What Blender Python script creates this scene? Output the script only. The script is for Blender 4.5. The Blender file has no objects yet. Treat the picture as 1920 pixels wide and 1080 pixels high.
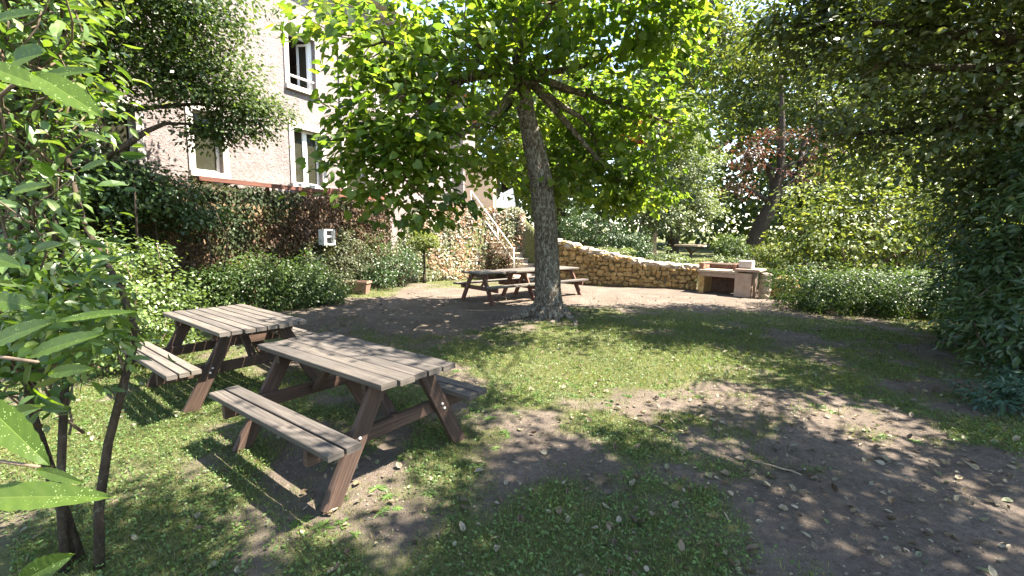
import bpy, math, random
import numpy as np
from mathutils import Vector, Matrix
R = math.radians
rng = np.random.default_rng(7)
random.seed(7)
scene = bpy.context.scene
COL = scene.collection

# ------------------------------------------------------------------ camera
cam = bpy.data.cameras.new('camera'); cam.sensor_width = 36.0; cam.lens = 835/1920*36
cam.clip_start = 0.05; cam.clip_end = 2000
camo = bpy.data.objects.new('camera', cam); COL.objects.link(camo)
_p, _r = 0.122, 0.012
_f = Vector((0, math.cos(_p), -math.sin(_p))); _u = Vector((0, math.sin(_p), math.cos(_p))); _x = Vector((1, 0, 0))
_right = _x*math.cos(_r)+_u*math.sin(_r); _up = -_x*math.sin(_r)+_u*math.cos(_r)
m = Matrix((_right, _up, -_f)).transposed().to_4x4(); m.translation = Vector((0, 0, 1.679))
camo.matrix_world = m
scene.camera = camo

# ------------------------------------------------------------------ sky, sun, exposure
SUN_EL, SUN_AZ = R(59), R(-3)          # direction TO the sun in the ground plane, measured from +X towards +Y
sdir = Vector((math.cos(SUN_EL)*math.cos(SUN_AZ), math.cos(SUN_EL)*math.sin(SUN_AZ), math.sin(SUN_EL)))
w = bpy.data.worlds.new('World'); scene.world = w; w.use_nodes = True
nt = w.node_tree; bg = nt.nodes['Background']
sky = nt.nodes.new('ShaderNodeTexSky'); sky.sky_type = 'NISHITA'; sky.sun_disc = False
sky.sun_elevation = SUN_EL; sky.sun_rotation = math.pi/2-SUN_AZ
sky.air_density = 1.0; sky.dust_density = 0.6; sky.ozone_density = 1.0
nt.links.new(sky.outputs[0], bg.inputs[0]); bg.inputs[1].default_value = 0.105
sl = bpy.data.lights.new('sun', 'SUN'); sl.energy = 5.0; sl.angle = R(0.53); sl.color = (1.0, 0.95, 0.88)
so = bpy.data.objects.new('sun', sl); COL.objects.link(so)
so.rotation_euler = (-sdir).to_track_quat('-Z', 'Y').to_euler(); so.location = sdir*60
vs = scene.view_settings; vs.view_transform = 'Standard'; vs.look = 'None'; vs.exposure = 2.85; vs.gamma = 1.0
vs.use_white_balance = True; vs.white_balance_temperature = 7050; vs.white_balance_tint = 10
scene.cycles.max_bounces = 10; scene.cycles.diffuse_bounces = 5; scene.cycles.transmission_bounces = 6
scene.cycles.transparent_max_bounces = 8
scene.cycles.use_denoising = True
scene.cycles.caustics_reflective = False; scene.cycles.caustics_refractive = False
scene.cycles.sample_clamp_indirect = 6

# ------------------------------------------------------------------ helpers: tags and objects
def tag(o, label=None, cat=None, group=None, kind=None):
    if label: o['label'] = label
    if cat: o['category'] = cat
    if group: o['group'] = group
    if kind: o['kind'] = kind
    return o
def empty(name, loc, label, cat, group=None, rz=0.0):
    o = bpy.data.objects.new(name, None); COL.objects.link(o); o.empty_display_size = 0.2
    o.location = loc; o.rotation_euler = (0, 0, rz)
    return tag(o, label, cat, group)

class MB:
    """mesh builder: verts, faces, uv, per-vertex rnd, per-face material"""
    def __init__(s): s.v = []; s.f = []; s.uv = []; s.r = []; s.m = []; s.n = 0; s.sm = []
    def add(s, V, F, uv=None, rnd=None, mat=0, smooth=False):
        V = np.asarray(V, float).reshape(-1, 3); k = len(V)
        s.v.append(V)
        if rnd is None: rnd = random.random()
        s.r.append(np.full(k, rnd) if np.isscalar(rnd) else np.asarray(rnd))
        for i, fc in enumerate(F):
            s.f.append([a+s.n for a in fc]); s.m.append(mat); s.sm.append(smooth)
            s.uv.extend(uv[i] if uv is not None else [(0, 0)]*len(fc))
        s.n += k
    def box(s, c, size, rot=None, mat=0, rnd=None, bevel=0.0):
        """box with UVs in metres, u running along its longest side; chamfered long edges when bevel"""
        sx, sy, sz = [a/2 for a in size]; rot = rot or Matrix.Identity(3)
        L = max(range(3), key=lambda i: size[i]); a, b = [i for i in range(3) if i != L]
        h = (sx, sy, sz); bv = min(bevel, h[a]*.6, h[b]*.6)
        if bv > 0:
            prof = [(-h[a]+bv, -h[b]), (h[a]-bv, -h[b]), (h[a], -h[b]+bv), (h[a], h[b]-bv), (h[a]-bv, h[b]), (-h[a]+bv, h[b]), (-h[a], h[b]-bv), (-h[a], -h[b]+bv)]
        else:
            prof = [(-h[a], -h[b]), (h[a], -h[b]), (h[a], h[b]), (-h[a], h[b])]
        n = len(prof); V = []
        for e in (-1, 1):
            for pa, pb in prof:
                p = [0, 0, 0]; p[L] = e*h[L]; p[a] = pa; p[b] = pb
                V.append(tuple(rot @ Vector(p)+Vector(c)))
        off = random.random()*37
        F = []; U = []; t = 0
        flip = (L == 1)
        for i in range(n):
            j = (i+1) % n
            d = math.dist(prof[i], prof[j])
            q = [i, j, n+j, n+i]; u = [(off-h[L], off+t), (off-h[L], off+t+d), (off+h[L], off+t+d), (off+h[L], off+t)]
            if flip: q.reverse(); u.reverse()
            F.append(q); U.append(u); t += d
        q0 = list(range(n))[::-1]; q1 = list(range(n, 2*n))
        if flip: q0.reverse(); q1.reverse()
        F += [q0, q1]; U += [[(off+prof[i % n][0]*1.0, off+prof[i % n][1]) for i in q0], [(off+prof[i % n][0], off+prof[i % n][1]) for i in q1]]
        s.add(V, F, U, rnd, mat)
    def beam(s, p0, p1, wd, th, side, mat=0, bevel=0.0):
        """plank from p0 to p1; wd measured along 'side'"""
        p0, p1 = Vector(p0), Vector(p1); x = (p1-p0); L = x.length; x.normalize()
        y = Vector(side); y = (y-x*y.dot(x)).normalized(); z = x.cross(y)
        s.box((p0+p1)/2, (L, wd, th), Matrix((x, y, z)).transposed(), mat, bevel=bevel)
    def tube(s, pts, rad, sides=8, mat=0, smooth=True, cap=True, squash=None):
        pts = [Vector(p) for p in pts]; n = len(pts); V = []; UV = []
        ref = Vector((0.3, 1, 0.1)).normalized(); dist = 0; off = random.random()*9
        for i, p in enumerate(pts):
            t = (pts[min(i+1, n-1)]-pts[max(i-1, 0)])
            if t.length < 1e-9: t = Vector((0, 0, 1))
            t.normalize()
            a = t.cross(ref)
            if a.length < .1: a = t.cross(Vector((1, 0, 0)))
            a.normalize(); b = t.cross(a)
            if i: dist += (pts[i]-pts[i-1]).length
            for k in range(sides):
                an = 2*math.pi*k/sides
                rr = rad[i] if np.isscalar(rad[i]) else rad[i][k]
                V.append(p+(a*math.cos(an)+b*math.sin(an))*rr); UV.append((off+k/sides*6.283*rr, off+dist))
        F = []; U = []
        for i in range(n-1):
            for k in range(sides):
                k2 = (k+1) % sides
                q = [i*sides+k, (i+1)*sides+k, (i+1)*sides+k2, i*sides+k2]
                F.append(q); u = [UV[a] for a in q]
                if k2 == 0:
                    w_ = UV[q[0]][0]+6.283*(rad[i] if np.isscalar(rad[i]) else rad[i][0])/sides
                    u = [u[0], u[1], (w_, u[2][1]), (w_, u[3][1])]
                U.append(u)
        if cap:
            F.append(list(range(sides))); U.append([(0, 0)]*sides)
            F.append(list(range((n-1)*sides, n*sides))[::-1]); U.append([(0, 0)]*sides)
        s.add([tuple(v) for v in V], F, U, None, mat, smooth)
    def build(s, name, mats, parent=None, loc=None):
        V = np.concatenate(s.v) if s.v else np.zeros((0, 3))
        return build_np(name, V, s.f, mats, parent, np.concatenate(s.r), s.uv, s.m, s.sm)

def build_np(name, V, faces, mats, parent=None, rnd=None, uv=None, fm=None, sm=None, nper=None):
    """faces: list of lists, or an int array (n,k) for uniform k"""
    me = bpy.data.meshes.new(name)
    V = np.asarray(V, np.float32); me.vertices.add(len(V)); me.vertices.foreach_set('co', V.ravel())
    if isinstance(faces, np.ndarray):
        tot = np.full(len(faces), faces.shape[1], np.int32); li = faces.ravel().astype(np.int32)
    else:
        tot = np.array([len(f) for f in faces], np.int32); li = np.array([a for f in faces for a in f], np.int32)
    me.loops.add(len(li)); me.loops.foreach_set('vertex_index', li)
    me.polygons.add(len(tot)); st = np.concatenate([[0], np.cumsum(tot)[:-1]]).astype(np.int32)
    me.polygons.foreach_set('loop_start', st); me.polygons.foreach_set('loop_total', tot)
    if fm is not None: me.polygons.foreach_set('material_index', np.asarray(fm, np.int32))
    if sm is not None: me.polygons.foreach_set('use_smooth', np.asarray(sm, bool))
    else: me.polygons.foreach_set('use_smooth', np.zeros(len(tot), bool))
    if uv is not None:
        l = me.uv_layers.new(name='UVMap'); l.data.foreach_set('uv', np.asarray(uv, np.float32).ravel())
    if rnd is not None:
        a = me.attributes.new('rnd', 'FLOAT', 'POINT'); a.data.foreach_set('value', np.asarray(rnd, np.float32))
    for m_ in (mats if isinstance(mats, (list, tuple)) else [mats]): me.materials.append(m_)
    me.update(calc_edges=True); me.validate()
    o = bpy.data.objects.new(name, me); COL.objects.link(o)
    if parent: o.parent = parent
    return o
def under(o, root):
    """parent o (built in world coordinates) to root keeping it where it is"""
    bpy.context.view_layer.update(); o.parent = root; o.matrix_parent_inverse = root.matrix_world.inverted(); return o

# value noise (numpy), 2D and 3D-ish
_G = np.random.default_rng(3).random((64, 64))
def vnoise(x, y, sc=1.0, oct=3):
    x = np.asarray(x, float)*sc; y = np.asarray(y, float)*sc; s = 0; a = 1; t = 0
    for o in range(oct):
        xi = np.floor(x).astype(int); yi = np.floor(y).astype(int); fx = x-xi; fy = y-yi
        fx = fx*fx*(3-2*fx); fy = fy*fy*(3-2*fy)
        g = lambda i, j: _G[(xi+i) % 64, (yi+j) % 64]
        s = s+a*((g(0, 0)*(1-fx)+g(1, 0)*fx)*(1-fy)+(g(0, 1)*(1-fx)+g(1, 1)*fx)*fy); t += a
        a *= .5; x = x*2.03+17.3; y = y*2.03+5.1
    return s/t

# ------------------------------------------------------------------ helpers: leaves
def tmpl(verts, faces): return np.array(verts, float), faces
T_SMALL = tmpl([(0, 0, 0), (.3, .45, .07), (0, 1, -.04), (-.3, .45, .07)], [(0, 1, 2), (0, 2, 3)])
T_OVAL = tmpl([(0, 0, 0), (.24, .25, .07), (.27, .6, .06), (0, 1, -.1), (-.27, .6, .06), (-.24, .25, .07), (0, .5, 0)],
              [(0, 1, 2, 6), (6, 2, 3), (0, 6, 4, 5), (6, 3, 4)])
T_HEART = tmpl([(0, 0, 0), (.3, -.08, .05), (.47, .22, .08), (.36, .6, .05), (0, 1.05, -.14), (-.36, .6, .05), (-.47, .22, .08), (-.3, -.08, .05), (0, .45, 0)],
               [(0, 1, 2, 8), (8, 2, 3, 4), (0, 8, 6, 7), (8, 4, 5, 6)])
T_LANCE = tmpl([(0, 0, 0), (.13, .22, .05), (.17, .5, .04), (.11, .78, -.02), (0, 1, -.16), (-.11, .78, -.02), (-.17, .5, .04), (-.13, .22, .05), (0, .25, 0), (0, .52, -.01), (0, .78, -.06)],
               [(0, 1, 8), (8, 1, 2, 9), (9, 2, 3, 10), (10, 3, 4), (0, 8, 7), (8, 9, 6, 7), (9, 10, 5, 6), (10, 4, 5)])
def norm(a): return a/np.maximum(np.linalg.norm(a, axis=-1, keepdims=True), 1e-9)
def leaves(T, P, N, size, rnd=None, droop=None, tip=None):
    """returns (V, faces) of leaf copies: P points, N leaf normals, tip = preferred direction of the leaf's tip"""
    tv, tf = T; n = len(P)
    N = norm(N)
    t = rng.normal(size=(n, 3)) if tip is None else tip+rng.normal(size=(n, 3))*.35
    Y = norm(t-N*np.sum(t*N, 1, keepdims=True)); X = np.cross(Y, N)
    s = np.asarray(size).reshape(-1, 1, 1)*np.ones((n, 1, 1))
    wob = 1+rng.normal(size=(n, 1, 1))*.12
    V = P[:, None, :]+s*(tv[None, :, 0:1]*X[:, None, :]*wob+tv[None, :, 1:2]*Y[:, None, :]+tv[None, :, 2:3]*N[:, None, :]*(1+rng.normal(size=(n, 1, 1))*.5))
    k = len(tv); base = (np.arange(n)*k)[:, None]
    if rnd is None: rnd = rng.random(n)
    return V.reshape(-1, 3), [base+np.array(f)[None, :] for f in tf], np.repeat(rnd, k)
def leaf_object(name, parts, mats, parent=None, wood=None):
    """parts: list of (V, facearrays, rnd, matindex); wood: MB added with its own material index 0 -> last"""
    Vs = []; li = []; tot = []; rn = []; fm = []; off = 0
    for V, FA, r, mi in parts:
        Vs.append(V); rn.append(r)
        for f in FA:
            f = f+off; li.append(f.ravel()); tot.append(np.full(len(f), f.shape[1])); fm.append(np.full(len(f), mi))
        off += len(V)
    sm = [np.zeros(sum(len(t) for t in tot), bool)]
    if wood is not None and wood.n:
        V = np.concatenate(wood.v); Vs.append(V); rn.append(np.concatenate(wood.r))
        li.append(np.array([a for f in wood.f for a in f])+off); tot.append(np.array([len(f) for f in wood.f]))
        fm.append(np.full(len(wood.f), len(mats)-1)); sm.append(np.ones(len(wood.f), bool))
    me = bpy.data.meshes.new(name); V = np.concatenate(Vs).astype(np.float32)
    li = np.concatenate(li).astype(np.int32); tot = np.concatenate(tot).astype(np.int32)
    me.vertices.add(len(V)); me.vertices.foreach_set('co', V.ravel())
    me.loops.add(len(li)); me.loops.foreach_set('vertex_index', li)
    me.polygons.add(len(tot)); me.polygons.foreach_set('loop_start', np.concatenate([[0], np.cumsum(tot)[:-1]]).astype(np.int32))
    me.polygons.foreach_set('loop_total', tot); me.polygons.foreach_set('material_index', np.concatenate(fm).astype(np.int32))
    me.polygons.foreach_set('use_smooth', np.concatenate(sm))
    a = me.attributes.new('rnd', 'FLOAT', 'POINT'); a.data.foreach_set('value', np.concatenate(rn).astype(np.float32))
    for m_ in mats: me.materials.append(m_)
    me.update(calc_edges=True)
    o = bpy.data.objects.new(name, me); COL.objects.link(o)
    if parent: under(o, parent)
    return o
def rand_dir(n):
    return norm(rng.normal(size=(n, 3)))
def in_blobs(P, blobs, k=1.0):
    r = np.zeros(len(P), bool)
    for (cx, cy, cz, rx, ry, rz) in blobs:
        r |= ((P[:, 0]-cx)/rx)**2+((P[:, 1]-cy)/ry)**2+((P[:, 2]-cz)/rz)**2 < k*k
    return r
def clusters_in(blobs, n, shell=.45, zmin=.1):
    vol = np.array([b[3]*b[4]*b[5] for b in blobs])**.7; vol /= vol.sum()
    out = []
    for b, q in zip(blobs, vol):
        k = int(n*q)+1; d = rand_dir(k)
        r = 1-shell*rng.random(k)**1.3
        r *= .86+.3*vnoise(d[:, 0]*2+b[0]*3+d[:, 2]*1.7, d[:, 1]*2+b[1]*3, 1.5, 2)
        P = np.array(b[:3])+d*r[:, None]*np.array(b[3:])
        out.append(np.c_[P, d])
    A = np.concatenate(out); return A[A[:, 2] > zmin]
def spread_leaves(C, per, rad, size, T, flat=.45, up=.9, out=.5, droop=.0, keep_below=None):
    """C (n,6): cluster centre + outward dir. Leaves scattered in flattened discs round each."""
    n = len(C); k = rng.poisson(per, n); idx = np.repeat(np.arange(n), k); m_ = len(idx)
    o = rng.normal(size=(m_, 3))*.5*rad*np.array([1, 1, flat])
    P = C[idx, :3]+o; P[:, 2] -= droop*np.linalg.norm(o[:, :2], axis=1)
    N = rng.normal(size=(m_, 3))*.55+np.array([0, 0, up])+C[idx, 3:]*out
    tip = norm(o+C[idx, 3:]*rad*.5)+np.array([0, 0, -.35])
    cr = rng.random(n)*.5
    rnd = np.clip(cr[idx]+rng.random(m_)*.5, 0, 1)
    g = P[:, 2] > .015
    P, N, tip, rnd = P[g], N[g], tip[g], rnd[g]
    s = size*(.65+.6*rng.random(len(P)))
    V, FA, rr = leaves(T, P, N, s, rnd, tip=tip)
    return V, FA, rr, 0
def limb(mb, a, b, r0, r1, sag=.0, seg=6, sides=6, wig=.06):
    a, b = Vector(a), Vector(b); L = (b-a).length; pts = []; rad = []
    w1 = Vector(rng.normal(size=3))*L*wig; w2 = Vector(rng.normal(size=3))*L*wig*.6
    for i in range(seg+1):
        t = i/seg; p = a.lerp(b, t)+w1*math.sin(math.pi*t)+w2*math.sin(2*math.pi*t); p.z += -sag*L*4*t*(1-t)*-1
        pts.append(p); rad.append(r0*(1-t)+r1*t)
    mb.tube(pts, rad, sides); return pts

# ------------------------------------------------------------------ helpers: materials
def newmat(name):
    m_ = bpy.data.materials.new(name); m_.use_nodes = True; return m_, m_.node_tree.nodes, m_.node_tree.links, m_.node_tree.nodes['Principled BSDF']
def ramp(N, stops, interp='LINEAR'):
    r = N.new('ShaderNodeValToRGB'); r.color_ramp.interpolation = interp; e = r.color_ramp.elements
    e[0].position, e[0].color = stops[0][0], (*stops[0][1], 1); e[1].position, e[1].color = stops[-1][0], (*stops[-1][1], 1)
    for p, c in stops[1:-1]: x = e.new(p); x.color = (*c, 1)
    return r
def noise(N, L, vec, scale, detail=4, rough=.55, dist=0):
    n = N.new('ShaderNodeTexNoise'); n.inputs['Scale'].default_value = scale; n.inputs['Detail'].default_value = detail
    n.inputs['Roughness'].default_value = rough; n.inputs['Distortion'].default_value = dist
    if vec is not None: L.new(vec, n.inputs['Vector'])
    return n
def mapping(N, L, vec, scale):
    mp = N.new('ShaderNodeMapping'); mp.inputs['Scale'].default_value = scale; L.new(vec, mp.inputs['Vector']); return mp.outputs[0]
def bump(N, L, h, bs, strength=.4, dist=.02):
    b = N.new('ShaderNodeBump'); b.inputs['Strength'].default_value = strength; b.inputs['Distance'].default_value = dist
    L.new(h, b.inputs['Height']); L.new(b.outputs[0], bs.inputs['Normal']); return b
def mix(N, L, f, a, b, mode='MIX'):
    x = N.new('ShaderNodeMix'); x.data_type = 'RGBA'; x.blend_type = mode
    if isinstance(f, (int, float)): x.inputs[0].default_value = f
    else: L.new(f, x.inputs[0])
    for s_, v_ in ((x.inputs[6], a), (x.inputs[7], b)):
        if isinstance(v_, tuple): s_.default_value = (*v_, 1)
        else: L.new(v_, s_)
    return x.outputs[2]
def leaf_mat(name, cols, tcol, trans=.4, rough=.45, spec=.35, spots=False):
    """cols: ramp colours over the per-leaf random value; tcol multiplies the light that passes through"""
    m_, N, L, b = newmat(name)
    at = N.new('ShaderNodeAttribute'); at.attribute_name = 'rnd'
    st = [(i/(len(cols)-1), c) for i, c in enumerate(cols)]
    r = ramp(N, st); L.new(at.outputs['Fac'], r.inputs[0])
    tc = N.new('ShaderNodeTexCoord'); n = noise(N, L, tc.outputs['Object'], 1.1, 3)
    rr = ramp(N, [(.3, (.72, .78, .8)), (.7, (1.25, 1.18, 1.0))]); L.new(n.outputs[0], rr.inputs[0])
    c = mix(N, L, 1.0, r.outputs[0], rr.outputs[0], 'MULTIPLY')
    if spots:
        v = N.new('ShaderNodeTexVoronoi'); v.inputs['Scale'].default_value = 220; L.new(tc.outputs['Object'], v.inputs['Vector'])
        n2 = noise(N, L, tc.outputs['Object'], 40, 2)
        ad = N.new('ShaderNodeMath'); ad.operation = 'ADD'; L.new(v.outputs[0], ad.inputs[0]); L.new(n2.outputs[0], ad.inputs[1])
        sp = ramp(N, [(.56, (1, 1, 1)), (.62, (0, 0, 0))]); L.new(ad.outputs[0], sp.inputs[0])
        c = mix(N, L, sp.outputs[0], c, (.3, .4, .15))
    L.new(c, b.inputs['Base Color']); b.inputs['Roughness'].default_value = rough; b.inputs['Specular IOR Level'].default_value = spec
    t = N.new('ShaderNodeBsdfTranslucent'); tc2 = mix(N, L, 1.0, c, tcol, 'MULTIPLY'); L.new(tc2, t.inputs[0])
    mx = N.new('ShaderNodeMixShader'); mx.inputs[0].default_value = trans
    L.new(b.outputs[0], mx.inputs[1]); L.new(t.outputs[0], mx.inputs[2]); L.new(mx.outputs[0], N['Material Output'].inputs[0])
    return m_

def wood_mat(name, c0, c1, c2, rough=.75, sc=1.0):
    m_, N, L, b = newmat(name)
    uv = N.new('ShaderNodeUVMap'); at = N.new('ShaderNodeAttribute'); at.attribute_name = 'rnd'
    g = noise(N, L, mapping(N, L, uv.outputs[0], (2.2*sc, 60*sc, 1)), 1.0, 6, .65, .4)
    big = noise(N, L, mapping(N, L, uv.outputs[0], (1.2, 5, 1)), 1.0, 3)
    r = ramp(N, [(.3, c0), (.52, c1), (.72, c2)]); L.new(g.outputs[0], r.inputs[0])
    rb = ramp(N, [(.3, (.7, .7, .72)), (.7, (1.25, 1.2, 1.15))]); L.new(big.outputs[0], rb.inputs[0])
    c = mix(N, L, 1.0, r.outputs[0], rb.outputs[0], 'MULTIPLY')
    ra = ramp(N, [(0, (.78, .78, .8)), (1, (1.2, 1.17, 1.12))]); L.new(at.outputs['Fac'], ra.inputs[0])
    c = mix(N, L, 1.0, c, ra.outputs[0], 'MULTIPLY')
    tc = N.new('ShaderNodeTexCoord'); st = noise(N, L, tc.outputs['Object'], 5, 5, .7)
    rs = ramp(N, [(.58, (0, 0, 0)), (.75, (.55, .55, .55))]); L.new(st.outputs[0], rs.inputs[0])
    c = mix(N, L, rs.outputs[0], c, tuple(x*.45 for x in c0))
    L.new(c, b.inputs['Base Color']); b.inputs['Roughness'].default_value = rough; b.inputs['Specular IOR Level'].default_value = .3
    bump(N, L, g.outputs[0], b, .5, .004); return m_

def plain_mat(name, c0, c1, scale=6, rough=.85, bmp=.4, bdist=.01, detail=6, spec=.3, fine=None):
    m_, N, L, b = newmat(name); tc = N.new('ShaderNodeTexCoord')
    n = noise(N, L, tc.outputs['Object'], scale, detail, .65)
    r = ramp(N, [(.3, c0), (.7, c1)]); L.new(n.outputs[0], r.inputs[0]); c = r.outputs[0]
    at = N.new('ShaderNodeAttribute'); at.attribute_name = 'rnd'
    ra = ramp(N, [(0, (.8, .8, .8)), (1, (1.18, 1.16, 1.12))]); L.new(at.outputs['Fac'], ra.inputs[0])
    c = mix(N, L, 1.0, c, ra.outputs[0], 'MULTIPLY')
    L.new(c, b.inputs['Base Color']); b.inputs['Roughness'].default_value = rough; b.inputs['Specular IOR Level'].default_value = spec
    n2 = noise(N, L, tc.outputs['Object'], fine or scale*6, 6, .7); bump(N, L, n2.outputs[0], b, bmp, bdist); return m_

def bark_mat(name, c0, c1, lich, amt=.5, sc=1.0):
    m_, N, L, b = newmat(name); tc = N.new('ShaderNodeTexCoord')
    v = noise(N, L, mapping(N, L, tc.outputs['Object'], (9*sc, 9*sc, 3*sc)), 1.6, 8, .7, .8)
    r = ramp(N, [(.35, c0), (.65, c1)]); L.new(v.outputs[0], r.inputs[0])
    l = noise(N, L, mapping(N, L, tc.outputs['Object'], (15*sc, 15*sc, 7*sc)), 1.5, 8, .8, .9)
    rl = ramp(N, [(.6-amt*.18, (0, 0, 0)), (.66-amt*.14, (1, 1, 1))]); L.new(l.outputs[0], rl.inputs[0])
    c = mix(N, L, rl.outputs[0], r.outputs[0], lich)
    L.new(c, b.inputs['Base Color']); b.inputs['Roughness'].default_value = .9; b.inputs['Specular IOR Level'].default_value = .2
    vo = N.new('ShaderNodeTexVoronoi'); vo.inputs['Scale'].default_value = 1.0; vo.feature = 'DISTANCE_TO_EDGE'
    mp = mapping(N, L, tc.outputs['Object'], (26*sc, 26*sc, 9*sc)); L.new(mp, vo.inputs['Vector'])
    ad = N.new('ShaderNodeMath'); ad.operation = 'MULTIPLY_ADD'; L.new(vo.outputs[0], ad.inputs[0]); ad.inputs[1].default_value = .8; L.new(v.outputs[0], ad.inputs[2])
    bump(N, L, ad.outputs[0], b, 1.0, .03); return m_

M = {}
M['wood_grey'] = wood_mat('weathered_grey_planks', (.034, .03, .027), (.062, .056, .05), (.1, .092, .083))
M['wood_pale'] = wood_mat('pale_weathered_planks', (.046, .041, .036), (.09, .081, .071), (.145, .132, .116))
M['wood_dark'] = wood_mat('dark_brown_timber', (.022, .013, .01), (.042, .026, .018), (.07, .046, .034))
M['wood_leg'] = wood_mat('brown_leg_timber', (.028, .017, .013), (.055, .034, .025), (.1, .067, .052))
M['wood_red'] = wood_mat('reddish_timber', (.08, .04, .028), (.14, .072, .052), (.22, .13, .1))
M['beam_red'] = wood_mat('red_brown_terrace_beam', (.07, .03, .022), (.12, .05, .035), (.17, .08, .06))
M['bark'] = bark_mat('lichen_bark', (.035, .026, .019), (.085, .066, .05), (.21, .2, .165), .62)
M['bark_dark'] = bark_mat('dark_bark', (.025, .018, .013), (.06, .045, .032), (.1, .095, .07), .2)
M['bark_pale'] = bark_mat('pale_grey_bark', (.08, .065, .05), (.15, .125, .1), (.25, .23, .18), .4)
M['leaf_linden'] = leaf_mat('broad_green_leaf', [(.03, .065, .016), (.06, .11, .02), (.1, .155, .025), (.17, .21, .035)], (2.15, 2.05, 1.0), .56, .42)
M['leaf_left'] = leaf_mat('maple_leaf', [(.025, .045, .018), (.045, .075, .025), (.08, .12, .035)], (2.2, 2.2, .9), .38)
M['leaf_dark_oak'] = leaf_mat('darker_oak_leaf', [(.025, .042, .018), (.042, .064, .022), (.07, .095, .03), (.12, .14, .05)], (2.2, 2.2, .8), .33, .36, .6)  # darker version of the oak leaf colours
M['leaf_dark'] = leaf_mat('dark_evergreen_leaf', [(.024, .048, .022), (.04, .075, .028), (.065, .105, .038)], (1.8, 2.0, .8), .25, .35, .45)
M['leaf_oak'] = leaf_mat('dark_tree_leaf', [(.035, .055, .024), (.06, .085, .03), (.09, .12, .036), (.14, .16, .055)], (2.2, 2.2, .8), .35, .36, .6)
M['leaf_bush'] = leaf_mat('glossy_bush_leaf', [(.05, .08, .025), (.085, .13, .04), (.15, .2, .07)], (2.2, 2.2, .7), .3, .3, .6)
M['leaf_shrub'] = leaf_mat('laurel_leaf', [(.025, .06, .018), (.045, .09, .022), (.08, .13, .035), (.14, .16, .07)], (2.2, 2.2, .7), .35, .4, .5)
M['leaf_hedge'] = leaf_mat('hedge_leaf', [(.025, .045, .016), (.042, .075, .022), (.075, .115, .032)], (2.0, 2.0, .8), .35, .4)
M['leaf_lime'] = leaf_mat('light_green_leaf', [(.045, .075, .024), (.08, .118, .035), (.145, .175, .055), (.05, .09, .03)], (2.2, 2.0, .9), .42)
M['leaf_grey'] = leaf_mat('grey_green_leaf', [(.07, .1, .05), (.12, .15, .08), (.2, .23, .13)], (1.6, 1.7, .9), .35)
M['leaf_olive'] = leaf_mat('olive_shrub_leaf', [(.045, .055, .03), (.07, .085, .042), (.11, .12, .06)], (1.7, 1.7, .9), .3)
M['leaf_red'] = leaf_mat('russet_leaf', [(.07, .035, .03), (.1, .05, .04), (.14, .07, .05), (.06, .06, .03)], (1.6, 1.2, .9), .3)
M['leaf_orange'] = leaf_mat('orange_leaf', [(.22, .09, .03), (.35, .15, .05), (.3, .2, .06)], (1.8, 1.3, .8), .4)
M['leaf_ivy'] = leaf_mat('wall_ivy_leaf', [(.02, .036, .012), (.035, .05, .016), (.05, .04, .02), (.075, .038, .026), (.13, .085, .055), (.05, .028, .02)], (1.8, 1.6, .9), .3, .6, .25)
M['leaf_bank'] = leaf_mat('bank_creeper_leaf', [(.08, .11, .05), (.13, .15, .08), (.22, .21, .15), (.27, .13, .08), (.3, .29, .25), (.12, .15, .07)], (1.6, 1.5, 1.0), .35, .35, .6)  # whitish stops are sun highlights put into the leaf colour
M['leaf_near'] = leaf_mat('near_laurel_leaf', [(.04, .075, .014), (.06, .105, .018), (.12, .17, .04)], (2.5, 2.5, .6), .5, .5, .22, spots=True)
M['leaf_blue'] = leaf_mat('blue_green_leaf', [(.02, .05, .035), (.035, .075, .05), (.05, .1, .065)], (1.6, 1.8, 1.0), .25)
M['grass'] = leaf_mat('grass_blade', [(.045, .062, .018), (.052, .088, .02), (.075, .115, .028), (.105, .14, .038), (.15, .15, .06), (.17, .14, .08)], (1.8, 1.8, .7), .35, .5, .3)
M['clover'] = leaf_mat('clover_leaf', [(.05, .095, .028), (.075, .13, .035), (.11, .17, .05)], (1.8, 1.9, .8), .3, .45, .4)
M['litter'] = leaf_mat('dry_leaf', [(.05, .035, .025), (.09, .065, .045), (.13, .1, .07), (.2, .165, .125), (.26, .23, .18), (.1, .12, .06)], (1.3, 1.2, .9), .15, .6, .3)
M['stem'] = plain_mat('grey_brown_stem', (.07, .05, .035), (.16, .12, .085), 18)

# house render: rough pinkish stucco
def stucco():
    m_, N, L, b = newmat('pinkish_rough_render'); tc = N.new('ShaderNodeTexCoord')
    n = noise(N, L, tc.outputs['Object'], .8, 5, .6); r = ramp(N, [(.3, (.2, .165, .157)), (.7, (.265, .226, .216))]); L.new(n.outputs[0], r.inputs[0])
    n2 = noise(N, L, tc.outputs['Object'], 9, 8, .72, 1.6)
    r2 = ramp(N, [(.38, (.8, .78, .78)), (.6, (1.1, 1.1, 1.1))]); L.new(n2.outputs[0], r2.inputs[0])
    c = mix(N, L, 1.0, r.outputs[0], r2.outputs[0], 'MULTIPLY'); L.new(c, b.inputs['Base Color']); b.inputs['Roughness'].default_value = .95
    bump(N, L, n2.outputs[0], b, 1.0, .06); return m_
M['stucco'] = stucco()
M['trim'] = plain_mat('white_stone_trim', (.36, .335, .315), (.46, .43, .405), 9)
M['white'] = plain_mat('white_painted_frame', (.76, .76, .77), (.82, .82, .82), 3, .4, .05)
M['cream'] = plain_mat('peach_plaster', (.5, .36, .26), (.6, .45, .34), 2)
M['dark'] = plain_mat('dim_room_plaster', (.3, .26, .25), (.36, .32, .31), 2)
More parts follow.
